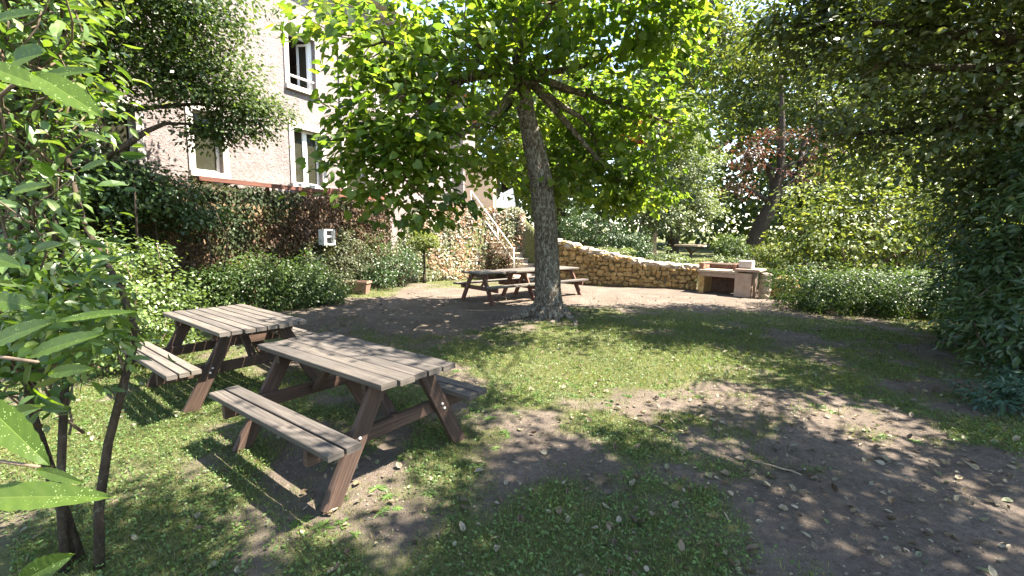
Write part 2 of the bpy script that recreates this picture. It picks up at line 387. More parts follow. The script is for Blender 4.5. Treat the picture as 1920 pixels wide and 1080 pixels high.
def glass():
    m_, N, L, b = newmat('window_glass'); b.inputs['Base Color'].default_value = (.03, .03, .02, 1); b.inputs['Roughness'].default_value = .04  # dark olive base stands in for reflected trees
    b.inputs['Specular IOR Level'].default_value = .35; b.inputs['IOR'].default_value = 1.4; return m_
M['glass'] = glass()
M['roof'] = plain_mat('roof_tile', (.25, .12, .08), (.38, .2, .14), 9)
M['iron'] = plain_mat('galvanised_rail', (.45, .45, .45), (.6, .6, .6), 12, .45, .1)
M['rust'] = plain_mat('blackened_iron', (.05, .04, .035), (.12, .08, .06), 20)
M['stone_y'] = plain_mat('ochre_rubble_stone', (.19, .115, .045), (.42, .285, .13), 7, .95, .8, .02)
M['mortar'] = plain_mat('sandy_mortar', (.14, .095, .055), (.24, .175, .11), 12, .95, .8, .02)
M['stone_p'] = plain_mat('pale_coping_stone', (.26, .2, .15), (.42, .35, .28), 6, .95, .7, .02)
M['stone_g'] = plain_mat('grey_stone_step', (.3, .27, .24), (.48, .43, .39), 4, .95, .6, .02)
M['brick'] = plain_mat('red_brick', (.2, .09, .06), (.32, .17, .12), 14, .9, .5, .01)
M['concrete'] = plain_mat('pinkish_concrete', (.26, .18, .14), (.38, .28, .23), 5, .9, .5, .01)
M['soot'] = plain_mat('sooty_brick', (.07, .04, .03), (.16, .09, .065), 8, .95, .5, .01)
M['terracotta'] = plain_mat('terracotta', (.17, .1, .075), (.25, .16, .12), 9, .85, .3)
M['soil'] = plain_mat('potting_soil', (.03, .022, .016), (.06, .045, .03), 30, 1, .8)
M['box_white'] = plain_mat('off_white_metal_box', (.5, .5, .5), (.6, .6, .6), 3, .5, .05)
M['grille_metal'] = plain_mat('grey_grille', (.08, .08, .085), (.12, .12, .125), 3, .5, .05)  # dark grey metal behind the box openings
M['bulb'] = plain_mat('frosted_globe', (.75, .75, .75), (.82, .82, .82), 3, .3, .02)
M['wire'] = plain_mat('dark_cable', (.02, .02, .02), (.035, .035, .035), 3, .6, .02)
M['stick'] = plain_mat('dead_stick', (.14, .1, .07), (.28, .22, .16), 20)

# ------------------------------------------------------------------ terrain
def wall_line(x):      # foot of the retaining bank / stone wall as seen from above: y as a function of x
    return np.interp(x, [-40, -4.6, -3.4, -1.0, .2, 1.3, 2.5, 4.0, 5.7, 7.0, 9, 14, 40], [14.5, 14.6, 15.0, 16.3, 16.6, 15.6, 15.0, 14.35, 13.7, 13.2, 12.6, 13, 13])
def plateau(x):
    return np.interp(x, [-5, .3, 1.6, 3.2, 4.5, 8], [2.45, 2.45, 1.1, .78, .62, .55])
def zground(x, y):
    x = np.asarray(x, float); y = np.asarray(y, float)
    d = (y-wall_line(x)-.12)/np.interp(x, [-1, .5, 1.2], [1.7, 1.2, .35]); s = np.clip(d, 0, 1); s = s*s*(3-2*s)
    far = np.clip((y-24)/60, 0, 1)*2.0
    near = (vnoise(x, y, .6, 3)-.5)*.09+(vnoise(x+9, y, 4, 2)-.5)*.018
    mound = .10*np.exp(-((x-.74)**2+(y-8.55)**2)/.9)
    return plateau(x)*s+near*np.where(s > .5, 2, 1)+far*s+mound
def grassiness(x, y):
    n = vnoise(x+3, y+8, .9, 4); n2 = vnoise(x-5, y+2, 3.2, 3)
    g = .80+(n-.5)*1.9+(n2-.5)*1.9
    def ell(cx, cy, rx, ry, a, rot=0):
        c, s = math.cos(rot), math.sin(rot); dx = (x-cx)*c+(y-cy)*s; dy = -(x-cx)*s+(y-cy)*c
        return a*np.exp(-((dx/rx)**2+(dy/ry)**2)**1.5)
    g = g-ell(-2.1, 9.4, 3.0, 2.1, 1.7)-ell(3.2, 12.4, 4.6, 1.9, 2.2, -.1)-ell(-1.2, 11.6, 2.4, 1.5, 1.7)
    g = g-ell(2.5, 2.6, 1.4, 1.0, .95, .5)-ell(3.4, 4.4, 1.6, .7, .5, .1)-ell(4.6, 6.6, 1.6, .7, .6)-ell(.1, 3.1, .6, .45, .5)-ell(.2, 3.9, .5, .35, .6)-ell(1.4, 2.4, .6, .6, .4)
    g = g+ell(1.6, 6.6, 2.0, 1.7, .6)+ell(-4.6, 11.9, 2.0, 1.0, 1.2)+ell(4.4, 9.0, 1.8, .7, .5)+ell(.35, 2.3, .9, .9, .7)+ell(-1.2, 2.0, 1.6, 1, .45)-ell(-.9, 2.75, .9, .3, .4, -.3)+ell(-3, 3.6, 1.4, 1.2, .4)+ell(4.0, 3.4, .6, 1.0, .5)
    g = np.where(y > wall_line(x)+.3, g+.5, g)
    return np.clip(g, 0, 1)
def axis(dense0, dense1, step, far0, far1):
    a = list(np.arange(dense0, dense1, step)); s = step; v = dense1
    while v < far1: a.append(v); s *= 1.25; v += s
    s = step; v = dense0-step; b = []
    while v > far0: b.append(v); s *= 1.25; v -= s
    return np.array(b[::-1]+[*a])
gx = axis(-9, 12, .09, -900, 900); gy = axis(-1, 19, .09, -60, 1500)
X, Y = np.meshgrid(gx, gy); Z = zground(X, Y)
nx, ny = len(gx), len(gy)
idx = np.arange(nx*ny).reshape(ny, nx)
F = np.stack([idx[:-1, :-1], idx[:-1, 1:], idx[1:, 1:], idx[1:, :-1]], -1).reshape(-1, 4)
def ground_mat():
    m_, N, L, b = newmat('earth_and_grass'); tc = N.new('ShaderNodeTexCoord'); at = N.new('ShaderNodeAttribute'); at.attribute_name = 'rnd'
    n1 = noise(N, L, tc.outputs['Object'], 1.3, 6, .65); n2 = noise(N, L, tc.outputs['Object'], 22, 8, .75); n3 = noise(N, L, tc.outputs['Object'], 90, 4, .7)
    dirt = ramp(N, [(.3, (.095, .077, .061)), (.55, (.14, .112, .09)), (.75, (.195, .16, .13))]); L.new(n1.outputs[0], dirt.inputs[0])
    dd = ramp(N, [(.3, (.55, .55, .57)), (.55, (1, 1, 1)), (.75, (1.35, 1.3, 1.25))]); L.new(n2.outputs[0], dd.inputs[0])
    dc = mix(N, L, 1.0, dirt.outputs[0], dd.outputs[0], 'MULTIPLY')
    gr = ramp(N, [(.3, (.05, .06, .02)), (.5, (.08, .1, .03)), (.7, (.15, .14, .06))]); L.new(n2.outputs[0], gr.inputs[0])
    ad = N.new('ShaderNodeMath'); ad.operation = 'ADD'; L.new(at.outputs['Fac'], ad.inputs[0])
    sb = N.new('ShaderNodeMath'); sb.operation = 'MULTIPLY_ADD'; L.new(n2.outputs[0], sb.inputs[0]); sb.inputs[1].default_value = 1.6; sb.inputs[2].default_value = -.8
    L.new(sb.outputs[0], ad.inputs[1])
    mk = ramp(N, [(.3, (0, 0, 0)), (.95, (.85, .85, .85))]); L.new(ad.outputs[0], mk.inputs[0])
    c = mix(N, L, mk.outputs[0], dc, gr.outputs[0]); L.new(c, b.inputs['Base Color']); b.inputs['Roughness'].default_value = .95; b.inputs['Specular IOR Level'].default_value = .15
    a2 = N.new('ShaderNodeMath'); a2.operation = 'ADD'; L.new(n2.outputs[0], a2.inputs[0]); L.new(n3.outputs[0], a2.inputs[1])
    bump(N, L, a2.outputs[0], b, .9, .03); return m_
ground = build_np('ground', np.stack([X, Y, Z], -1).reshape(-1, 3), F, ground_mat(), rnd=grassiness(X, Y).ravel(), sm=np.ones(len(F), bool))
tag(ground, kind='structure')

# ------------------------------------------------------------------ house with terrace wall
FO = Vector((-6.0, 12.1, 0)); FD = Vector((.466, .885, 0)).normalized(); FN = Vector((FD.y, -FD.x, 0))
frot = math.atan2(FD.y, FD.x)
def HP(s, z, o=0.0): return FO+FD*s+FN*o+Vector((0, 0, z))
FM = Matrix((FD, -FN, Vector((0, 0, 1)))).transposed()     # local: x along facade, y into the house, z up
house = empty('house', HP(0, 0), 'tall house with rough pinkish render rising above the ivy covered wall', 'house')
S0, S1, ZT = -9.0, 7.0, 8.6
# openings on the facade: (s0, s1, z0, z1)
WIN = dict(up=(.18, 1.0, 5.5, 6.86), lowr=(.22, 1.1, 2.95, 4.42), lowl=(-2.25, -1.65, 2.98, 4.3), french=(-4.5, -3.3, 2.9, 4.1), door=(1.95, 2.75, 2.9, 4.7),
           upl=(-5.2, -4.2, 5.6, 7.0), upr=(3.4, 4.3, 5.62, 7.0))
def facade(mb, S0, S1, Z0, Z1, holes, th=.3):
    ss = sorted({S0, S1, *[h[0] for h in holes], *[h[1] for h in holes]}); zz = sorted({Z0, Z1, *[h[2] for h in holes], *[h[3] for h in holes]})
    def hole(s, z): return any(h[0] < s < h[1] and h[2] < z < h[3] for h in holes)
    for a, b in zip(ss, ss[1:]):
        for c, d in zip(zz, zz[1:]):
            if not hole((a+b)/2, (c+d)/2): mb.add([HP(a, c), HP(b, c), HP(b, d), HP(a, d)], [(0, 1, 2, 3)], rnd=.5)
    for s0, s1, z0, z1 in holes:
        for q in ([(s0, z0), (s0, z1)], [(s0, z1), (s1, z1)], [(s1, z1), (s1, z0)], [(s1, z0), (s0, z0)]):
            (a, c), (b, d) = q; mb.add([HP(a, c), HP(b, d), HP(b, d, -th), HP(a, c, -th)], [(0, 1, 2, 3)], rnd=.5)
mb = MB(); facade(mb, S0, S1, 0, ZT, list(WIN.values()))
mb.add([HP(S1, 0), HP(S1, 0, -9), HP(S1, ZT, -9), HP(S1, ZT)], [(0, 1, 2, 3)], rnd=.5)
mb.add([HP(S0, 0), HP(S0, ZT), HP(S0, ZT, -9), HP(S0, 0, -9)], [(0, 1, 2, 3)], rnd=.5)
mb.add([HP(S0, 0, -9), HP(S0, ZT, -9), HP(S1, ZT, -9), HP(S1, 0, -9)], [(0, 1, 2, 3)], rnd=.5)
under(mb.build('wall', M['stucco']), house)
mb = MB()
for s in np.arange(S0, S1, 6.0): pass
mb.box(HP((S0+S1)/2, ZT+.1, .1), (S1-S0+.5, .9, .14), FM); mb.box(HP((S0+S1)/2, ZT-.06, .06), (S1-S0+.3, .3, .16), FM)
under(mb.build('cornice', M['trim']), house)
mb = MB()
a, b, c, d = HP(S0-.3, ZT+.18, .5), HP(S1+.3, ZT+.18, .5), HP(S1+.3, ZT+2.4, -4.5), HP(S0-.3, ZT+2.4, -4.5)
e, f = HP(S1+.3, ZT+.18, -9.4), HP(S0-.3, ZT+.18, -9.4)
mb.add([a, b, c, d, e, f], [(0, 1, 2, 3), (3, 2, 4, 5), (0, 3, 5), (1, 4, 2), (0, 5, 4, 1)], rnd=.5)
under(mb.build('roof', M['roof']), house)
mb = MB(); mb.tube([HP(1.82, .1, .06), HP(1.82, 3, .06), HP(1.82, ZT-.2, .06)], [.03]*3, 8)
under(mb.build('drainpipe', M['trim']), house)
def casement(key, mull=True, open_sash=False, rail=False):
    s0, s1, z0, z1 = WIN[key]; W_, H_ = s1-s0, z1-z0
    if True:
        mb = MB(); bw = .13     # pale surround, proud of the render
        mb.box(HP(s0-bw/2, (z0+z1)/2, .012), (bw, .05, H_), FM); mb.box(HP(s1+bw/2, (z0+z1)/2, .012), (bw, .05, H_), FM)
        mb.box(HP((s0+s1)/2, z1+bw/2, .014), (W_+2*bw, .054, bw), FM); mb.box(HP((s0+s1)/2, z0-.06, .03), (W_+2*bw, .12, .12), FM)
        win = mb.build('window', M['trim']); under(win, house)
        fr = MB(); t = .055; o = -.16
        for s in (s0+t/2, s1-t/2): fr.box(HP(s, (z0+z1)/2, o), (t, .06, H_-.004), FM)
        for z in (z0+t/2, z1-t/2): fr.box(HP((s0+s1)/2, z, o), (W_-2*t-.002, .058, t), FM)
        if mull and not open_sash: fr.box(HP((s0+s1)/2, (z0+z1)/2, o+.006), (.13, .07, H_-2*t-.002), FM)
        under(fr.build('window_frame', M['white']), win)
        if not open_sash:
            g = MB(); g.add([HP(s0+t, z0+t, o), HP(s1-t, z0+t, o), HP(s1-t, z1-t, o), HP(s0+t, z1-t, o)], [(0, 1, 2, 3)]); under(g.build('pane', M['glass']), win)
        else:
            # left sash swung inwards flat against reveal, right sash half open into the room
            for hinge, ang, sg in ((s1-t, R(72), -1), (s0+t, R(88), 1)):
                sw = (W_/2-t); q = MB(); dirv = FD*sg*math.cos(ang)-FN*math.sin(ang)
                c0 = HP(hinge, 0, o-.02); sd = Vector((0, 0, 1)); nn = dirv.cross(sd)
                def rb(p, L_, hh, thk=.045): q.box(p, (L_, thk, hh), Matrix((dirv, nn, sd)).transposed() if nn.dot(FN) > -9 else FM)
                for u_ in (.03, sw-.03): rb(c0+dirv*u_+Vector((0, 0, (z0+z1)/2)), .06, H_-2*t-.01)
                for z in (z0+t+.035, z1-t-.035): rb(c0+dirv*sw/2+Vector((0, 0, z)), sw-.12, .06)
                sh = q.build('open_sash', M['white']); under(sh, win)
                g = MB(); p = [c0+dirv*.06+sd*(z0+t+.06), c0+dirv*(sw-.06)+sd*(z0+t+.06), c0+dirv*(sw-.06)+sd*(z1-t-.06), c0+dirv*.06+sd*(z1-t-.06)]
                g.add(p, [(0, 1, 2, 3)]); under(g.build('pane', M['glass']), win)
        if rail:
            g = MB(); g.tube([HP(s0, z0+.26, -.05), HP(s1, z0+.26, -.05)], [.03]*2, 6); under(g.build('safety_rail', M['white']), win)
        return win
casement('up', open_sash=True, rail=True); casement('lowr'); casement('lowl', mull=False); casement('french'); casement('door', mull=False); casement('upl'); casement('upr')
# a dim room behind the open window
s0, s1, z0, z1 = WIN['up']; rm = MB()
P = [HP(s0-1, z0-1, -.32), HP(s1+1.5, z0-1, -.32), HP(s1+1.5, z1+.3, -.32), HP(s0-1, z1+.3, -.32), HP(s0-1, z0-1, -3.5), HP(s1+1.5, z0-1, -3.5), HP(s1+1.5, z1+.3, -3.5), HP(s0-1, z1+.3, -3.5)]
rm.add(P, [(4, 5, 6, 7), (0, 1, 5, 4), (3, 7, 6, 2), (0, 4, 7, 3), (1, 2, 6, 5)])
under(rm.build('room', M['dark']), house)

# terrace wall in front of the house, with its beam and creeper
tw = empty('terrace_wall', HP(-3, 0, .6), 'high wall below the house, matted with reddish brown ivy', 'wall')
mb = MB(); mb.box(HP(-2.9, 1.27, .3), (11.6, .56, 2.54), FM); under(mb.build('masonry', M['mortar']), tw)
n = 26000
s_ = rng.uniform(-8.6, 2.95, n); z_ = rng.uniform(0, 2.62, n); keep = vnoise(s_*1.0, z_+7, 1.6, 3)*.75+z_/2.6*.35+rng.random(n)*.35 > .44; s_, z_ = s_[keep], z_[keep]
bul = .60+.22*vnoise(s_+4, z_, 1.3, 3)*(.5+z_/2.5); o_ = bul+rng.random(len(s_))*.16-.02
P = np.array(FO)[None]+s_[:, None]*np.array(FD)+o_[:, None]*np.array(FN); P[:, 2] = z_
Nn = np.array(FN)*.8+np.array([0, 0, .35])+rng.normal(size=(len(s_), 3))*.45
nt_ = 3500; st_ = rng.uniform(-8.6, 3.0, nt_); ot_ = rng.uniform(.05, .8, nt_)
P2 = np.array(FO)[None]+st_[:, None]*np.array(FD)+ot_[:, None]*np.array(FN); P2[:, 2] = 2.58+rng.random(nt_)*.16*vnoise(st_, st_*0, 2, 2)*2
ne_ = 1800; ze_ = rng.uniform(0, 2.6, ne_); oe_ = rng.uniform(0, .75, ne_); se_ = 2.92+rng.random(ne_)*.2
P3 = np.array(FO)[None]+se_[:, None]*np.array(FD)+oe_[:, None]*np.array(FN); P3[:, 2] = ze_
PA = np.concatenate([P, P2, P3]); NA = np.concatenate([Nn, np.tile([0, 0, 1.], (nt_, 1))+rng.normal(size=(nt_, 3))*.4, np.tile(np.array(FD)*.8+[0, 0, .3], (ne_, 1))+rng.normal(size=(ne_, 3))*.4])
_q = PA @ np.array(FD); V, FA, rr = leaves(T_OVAL, PA, NA, rng.uniform(.045, .11, len(PA)), np.clip(vnoise(_q+20, PA[:, 2]*1.2, 1.0, 3)*1.7-.35+rng.normal(size=len(PA))*.14, 0, 1), tip=np.tile([0, 0, -1.], (len(PA), 1)))
vine = MB()
for i in range(26):
    s = rng.uniform(-8, 2.8); z = 0; pts = []
    while z < 2.5: pts.append(HP(s, z, .62+rng.random()*.03)); s += rng.normal()*.12; z += .22
    vine.tube(pts, [.02*(1-i_/len(pts)*.6) for i_ in range(len(pts))], 5)
leaf_object('ivy', [(V, FA, rr, 0)], [M['leaf_ivy'], M['stem']], tw, vine)
tb = empty('terrace_beam', HP(-1, 2.7, .7), 'red brown timber edging beam along the top of the ivy wall', 'beam')
mb = MB(); mb.beam(HP(-2.6, 2.74, .74), HP(.55, 2.74, .74), .09, .12, (0, 0, 1)); under(mb.build('narrow_board', M['beam_red']), tb)
mb = MB(); mb.beam(HP(.56, 2.74, .76), HP(3.1, 2.74, .76), .2, .12, (0, 0, 1)); under(mb.build('deep_board', M['beam_red']), tb)
for s in (-2.5, -1.0, .5, 1.8, 3.0):
    mb = MB(); mb.box(HP(s, 2.62, .62), (.06, .06, .2), FM); under(mb.build('post', M['beam_red']), tb)
# white utility box on the wall
ub = empty('utility_box', HP(.38, 1.6, .95), 'small off white metal box with two openings on the ivy wall', 'utility box')
mb = MB(); c = HP(.38, 1.52, .98)
mb.box(c-FD*.15, (.08, .22, .42), FM); mb.box(c+FD*.15, (.04, .22, .42), FM)
for z in (.19, .02, -.19): mb.box(c+Vector((0, 0, z)), (.258, .216, .04), FM)
under(mb.build('casing', M['box_white']), ub)
mb = MB(); mb.box(c-FN*.06, (.25, .09, .36), FM); under(mb.build('grille', M['grille_metal']), ub)

# wing of the house set back beyond the stairs
wing = empty('garden_wing', (-4, 21, 2.4), 'pale building half hidden behind the leaves above the ivy bank', 'building')
mb = MB()
def wbox(mb, x0, x1, y0, y1, z0, z1): mb.box(((x0+x1)/2, (y0+y1)/2, (z0+z1)/2), (x1-x0, y1-y0, z1-z0))
wbox(mb, -7, -2.2, 20, 26, 2.3, 7.6); under(mb.build('wall', M['stucco']), wing)
mb = MB(); wbox(mb, -2.2, -.9, 20.6, 25, 2.3, 5.0); under(mb.build('annex', M['cream']), wing)
mb = MB(); mb.add([(-7.3, 19.6, 7.6), (-1.9, 19.6, 7.6), (-1.9, 26.3, 7.6), (-7.3, 26.3, 7.6), (-6.5, 23, 9), (-3, 23, 9)], [(0, 1, 5, 4), (1, 2, 5), (2, 3, 4, 5), (3, 0, 4), (3, 2, 1, 0)])
under(mb.build('roof', M['roof']), wing)
for x0 in (-5.6, -3.6):
    mb = MB(); wbox(mb, x0, x0+.9, 19.97, 20.02, 3.4, 5.0); wn = mb.build('window', M['white']); under(wn, wing)
    mb = MB(); wbox(mb, x0+.08, x0+.82, 19.95, 19.965, 3.48, 4.92); under(mb.build('pane', M['glass']), wn)
gw = empty('white_gable_wall', (-.4, 20.8, 2.4), 'small white wall with a sloping end at the top of the stairs', 'wall')
mb = MB(); mb.add([(-.75, 20.2, 2.2), (.25, 20.2, 2.2), (-.02, 20.2, 3.7), (-.75, 20.2, 3.3), (-.75, 20.5, 2.2), (.25, 20.5, 2.2), (-.02, 20.5, 3.7), (-.75, 20.5, 3.3)],
    [(0, 1, 2, 3), (5, 4, 7, 6), (1, 5, 6, 2), (2, 6, 7, 3), (4, 0, 3, 7)]); under(mb.build('wall_face', M['white']), gw)

# ------------------------------------------------------------------ stairs with rails
stairs = empty('garden_stairs', (1.1, 15.6, 0), 'flight of pale stone steps climbing the bank behind the picnic tables', 'stairs')
SD = Vector((-.46, .888, 0)); SN = Vector((SD.y, -SD.x, 0)); SB = Vector((.75, 15.75, 0)); NS, RI, RU, SW = 13, .19, .33, 1.5
SM = Matrix((SN, SD, Vector((0, 0, 1)))).transposed()
mb = MB()
for i in range(NS):
    c = SB+SD*(i+.5)*RU; mb.box(c+Vector((0, 0, (i+1)*RI/2-.02)), (SW, RU+.04, (i+1)*RI-.04), SM)
under(mb.build('riser', M['stone_g']), stairs)
mb = MB()
for i in range(NS):
    c = SB+SD*(i+.5)*RU-SD*.03; mb.box(c+Vector((0, 0, (i+1)*RI-.018)), (SW+.06, RU+.06, .045), SM, bevel=.01)
under(mb.build('tread', M['stone_p']), stairs)
for sd in (-1, 1):
    rl = empty('stair_rail', SB+SN*sd*.7, ('right hand' if sd > 0 else 'left hand')+' metal handrail of the garden stairs', 'handrail', 'handrails of the garden stairs')
    mb = MB(); b0 = SB+SN*sd*.7
    for hh in (.55, .95): mb.tube([b0+SD*.2+Vector((0, 0, RI+hh)), b0+SD*(NS*RU-.2)+Vector((0, 0, NS*RI+hh))], [.022]*2, 6)
    under(mb.build('rail', M['iron']), rl)
    for i in (0, 4, 8, 12):
        mb = MB(); p = b0+SD*(i+.5)*RU; mb.tube([p+Vector((0, 0, (i+1)*RI)), p+Vector((0, 0, (i+1)*RI+.97))], [.02]*2, 6); under(mb.build('post', M['iron']), rl)

# ------------------------------------------------------------------ rubble wall right of the tree
def rock(mb, c, size, rot=0.0, rough=.14, mat=0, seed=None):
    """irregular stone: subdivided cube pushed towards an ellipsoid and roughened"""
    g = [-1, -.35, .35, 1]; V = []; key = {}
    def vid(p):
        k = tuple(np.round(p, 3))
        if k not in key: key[k] = len(V); V.append(p)
        return key[k]
    Fs = []
    for ax in range(3):
        for sg in (-1, 1):
            for i in range(3):
                for j in range(3):
                    q = []
                    for a, b in ((i, j), (i+1, j), (i+1, j+1), (i, j+1)):
                        p = [0, 0, 0]; p[ax] = sg; p[(ax+1) % 3] = g[a]; p[(ax+2) % 3] = g[b]; q.append(vid(tuple(p)))
                    Fs.append(q if sg > 0 else q[::-1])
    V = np.array(V); sph = V/np.linalg.norm(V, axis=1, keepdims=True)*1.25; V = V*.55+sph*.45
    V += rng.normal(size=V.shape)*rough; V *= np.array(size)/2
    c_, s_ = math.cos(rot), math.sin(rot); V = np.c_[V[:, 0]*c_-V[:, 1]*s_, V[:, 0]*s_+V[:, 1]*c_, V[:, 2]]+np.array(c)
    mb.add(V, Fs, None, random.random(), mat, False)
wx = np.array([1.35, 1.9, 2.5, 3.2, 4.0, 4.8, 5.6]); wy = np.array([15.75, 15.3, 15.02, 14.7, 14.35, 14.0, 13.72]); wh = np.array([1.45, 1.3, 1.15, .98, .82, .74, .68])
rw = empty('rubble_wall', (3.3, 14.6, 0), 'curved ochre rubble stone wall sloping down behind the tree to the barbecue', 'stone wall')
mb = MB(); cp = MB()
for i in range(len(wx)-1):
    a = np.array([wx[i], wy[i]]); b = np.array([wx[i+1], wy[i+1]]); d = (b-a)/np.linalg.norm(b-a); nn = np.array([d[1], -d[0]]); L_ = np.linalg.norm(b-a)
    q = [(*(a+nn*.0), 0), (*(b+nn*.0), 0), (*(b-nn*.4), 0), (*(a-nn*.4), 0)]
    mb.add([(*q[0][:2], -.1), (*q[1][:2], -.1), (*q[2][:2], -.1), (*q[3][:2], -.1), (*q[0][:2], wh[i]-.05), (*q[1][:2], wh[i+1]-.05), (*q[2][:2], wh[i+1]-.05), (*q[3][:2], wh[i]-.05)],
           [(0, 1, 5, 4), (1, 2, 6, 5), (2, 3, 7, 6), (3, 0, 4, 7), (4, 5, 6, 7)], None, .5, 1)
    ang = math.atan2(d[1], d[0]); s = 0.0
    z = .05
    while z < max(wh[i], wh[i+1]):
        s = rng.random()*.1; hh = rng.uniform(.09, .17)
        while s < L_:
            w_ = rng.uniform(.09, .27); top = wh[i]+(wh[i+1]-wh[i])*(s/L_)
            if z+hh*.5 < top:
                p = a+d*(s+w_/2)+nn*(.0+rng.random()*.03); rock(mb, (p[0], p[1], z+hh/2+rng.normal()*.02), (w_*rng.uniform(.8, 1.1), rng.uniform(.14, .24), hh*rng.uniform(.8, 1.15)), ang+rng.normal()*.08, .16)
            s += w_+.015
        z += hh+.01
    s = 0
    while s < L_:
        w_ = rng.uniform(.2, .42); top = wh[i]+(wh[i+1]-wh[i])*((s+w_/2)/L_); p = a+d*(s+w_/2)-nn*.17
        rock(cp, (p[0], p[1], top+.0), (w_*1.05, .5+rng.random()*.06, .15+rng.random()*.08), ang+rng.normal()*.06, .1); s += w_
under(mb.build('stonework', [M['stone_y'], M['mortar']]), rw); under(cp.build('coping', M['stone_p']), rw)

# ------------------------------------------------------------------ barbecue
bb = empty('barbecue', (6.2, 12.8, 0), 'masonry barbecue with open wood store below and brick hearth on top', 'barbecue')
BO = Vector((5.55, 13.15, 0)); BD = Vector((.76, -.65, 0)); BN = Vector((-BD.y*-1, 0, 0))
BN = Vector((BD.y, -BD.x, 0))   # towards the camera
BM = Matrix((BD, -BN, Vector((0, 0, 1)))).transposed()
def bp(u, o, z): return BO+BD*u+BN*o+Vector((0, 0, z))
def bbx(mb, u0, u1, o0, o1, z0, z1, bev=.008): mb.box(bp((u0+u1)/2, (o0+o1)/2, (z0+z1)/2), (u1-u0, abs(o1-o0), z1-z0), BM, bevel=bev)
mb = MB(); bbx(mb, -.02, .14, 0, -.8, 0, .62); under(mb.build('pier', M['stone_y']), bb)
mb = MB(); bbx(mb, .14, 1.0, -.72, -.8, 0, .62); under(mb.build('back_wall', M['soot']), bb)
mb = MB(); bbx(mb, 1.0, 1.42, .12, -.6, 0, .66, .02); under(mb.build('pier', M['concrete']), bb)
mb = MB(); bbx(mb, .0, 1.0, .02, -.02, .5, .622); under(mb.build('lintel', M['concrete']), bb)
mb = MB(); bbx(mb, -.06, 1.06, .05, -.85, .625, .70, .012); under(mb.build('hearth_slab', M['stone_p']), bb)
mb = MB(); bbx(mb, .98, 1.62, .16, -.65, .705, .775, .02); under(mb.build('worktop', M['concrete']), bb)
for u0, u1 in ((-.03, .09), (.9, .975)):
    mb = MB()
    for k in range(2):
        for o0, o1 in ((-.02, -.24), (-.25, -.49), (-.5, -.78)): bbx(mb, u0+rng.normal()*.004, u1+rng.normal()*.004, o0, o1, .703+k*.094, .794+k*.094)
    under(mb.build('brick_cheek', M['brick']), bb)
mb = MB(); bbx(mb, .11, .88, -.66, -.8, .703, .87, .02); under(mb.build('hearth_back', M['soot']), bb)
mb = MB(); bbx(mb, 1.02, 1.36, -.08, -.4, .79, 1.0, .02); under(mb.build('white_block', M['trim']), bb)
mb = MB()
for j in range(12): mb.tube([bp(.1+j*.07, -.05, .87), bp(.1+j*.07, -.66, .87)], [.008]*2, 5)
for o in (-.05, -.35, -.66): mb.tube([bp(.06, o, .86), bp(.92, o, .86)], [.011]*2, 5)
under(mb.build('grill', M['rust']), bb)
mb = MB(); mb.tube([bp(1.5, .1, 0), bp(1.49, .09, .35), bp(1.51, .1, .7)], [.04, .036, .035], 9); under(mb.build('post', M['stick']), bb)
mb = MB()
for k in range(5): rock(mb, bp(1.72, -.1, .07+k*.135), (.22, .26, .15), 0, .06)
under(mb.build('stone_leg', M['stone_p']), bb)
mb = MB()
for k in range(10): rock(mb, bp(1.9+rng.random()*.45, -.25-rng.random()*.4, .1+rng.random()*.45), (.26, .26, .2), rng.random(), .1)
o = under(mb.build('stone_heap', M['stone_y']), bb)

# ------------------------------------------------------------------ picnic tables
def picnic(name, label, loc, rz, L_, W_, fs, fd, bi, bo, ntop, nb, mt, ml, group=None, zoff=0.0, loose=False):
    root = empty(name, (loc[0], loc[1], zoff), label, 'picnic table', group, rz)
    ht, hb = .75, .45; th = .038
    mb = MB(); pw = W_/ntop; gap = .008 if ntop < 7 else .014
    for i in range(ntop):
        y = -W_/2+pw*(i+.5); e = rng.normal(size=2)*.009
        mb.box((e[0], y, ht-th/2+rng.normal()*.0015), (L_+e[1], pw-gap, th), Matrix.Rotation(rng.normal()*.0015, 3, 'Z'), bevel=.004)
    mb.build('tabletop', mt, root)
    for sg in (-1, 1):
        mb = MB(); pw = (bo-bi)/nb
        for i in range(nb):
            y = sg*(bi+pw*(i+.5)); mb.box((rng.normal()*.006, y, hb-.02), (L_+rng.normal()*.008, pw-.016, .04), bevel=.004)
        mb.build('bench_seat', mt, root)
    tx = W_*.28
    for ex in (-1, 1):
        x = ex*fd
        for sg in (-1, 1):
            mb = MB(); mb.beam((x, sg*(tx+.0), ht-th-.002), (x, sg*fs, -.012), .118, .045, (0, 1, 0), bevel=.004)
            for zb in (hb-.07, hb-.11, ht-th-.05):
                t_ = (ht-th-zb)/(ht-th); yb = sg*(tx+(fs-tx)*t_); mb.tube([(x+ex*.021, yb, zb), (x+ex*.031, yb, zb)], [.011, .009], 8, mat=1)
            mb.build('leg', [ml, M['iron']], root)
        mb = MB(); mb.box((x-ex*.045, 0, hb-.04-.052), (.042, 2*bo-.02, .1), bevel=.004); mb.build('bench_support', ml, root)
        mb = MB(); mb.box((x-ex*.045, 0, ht-th-.045), (.042, W_-.08, .085), bevel=.004); mb.build('top_batten', ml, root)
        mb = MB(); mb.beam((x-ex*.09, 0, hb-.1), (x-ex*.42, 0, ht-th-.005), .07, .04, (0, 1, 0), bevel=.004); mb.build('brace', ml, root)
    return root
picnic('picnic_table', 'nearest picnic table with grey planks and two plank benches', (-1.241, 3.342), -.629, 1.61, .64, .577, .60, .467, .697, 5, 2, M['wood_grey'], M['wood_leg'], 'brown legged picnic tables at front left')
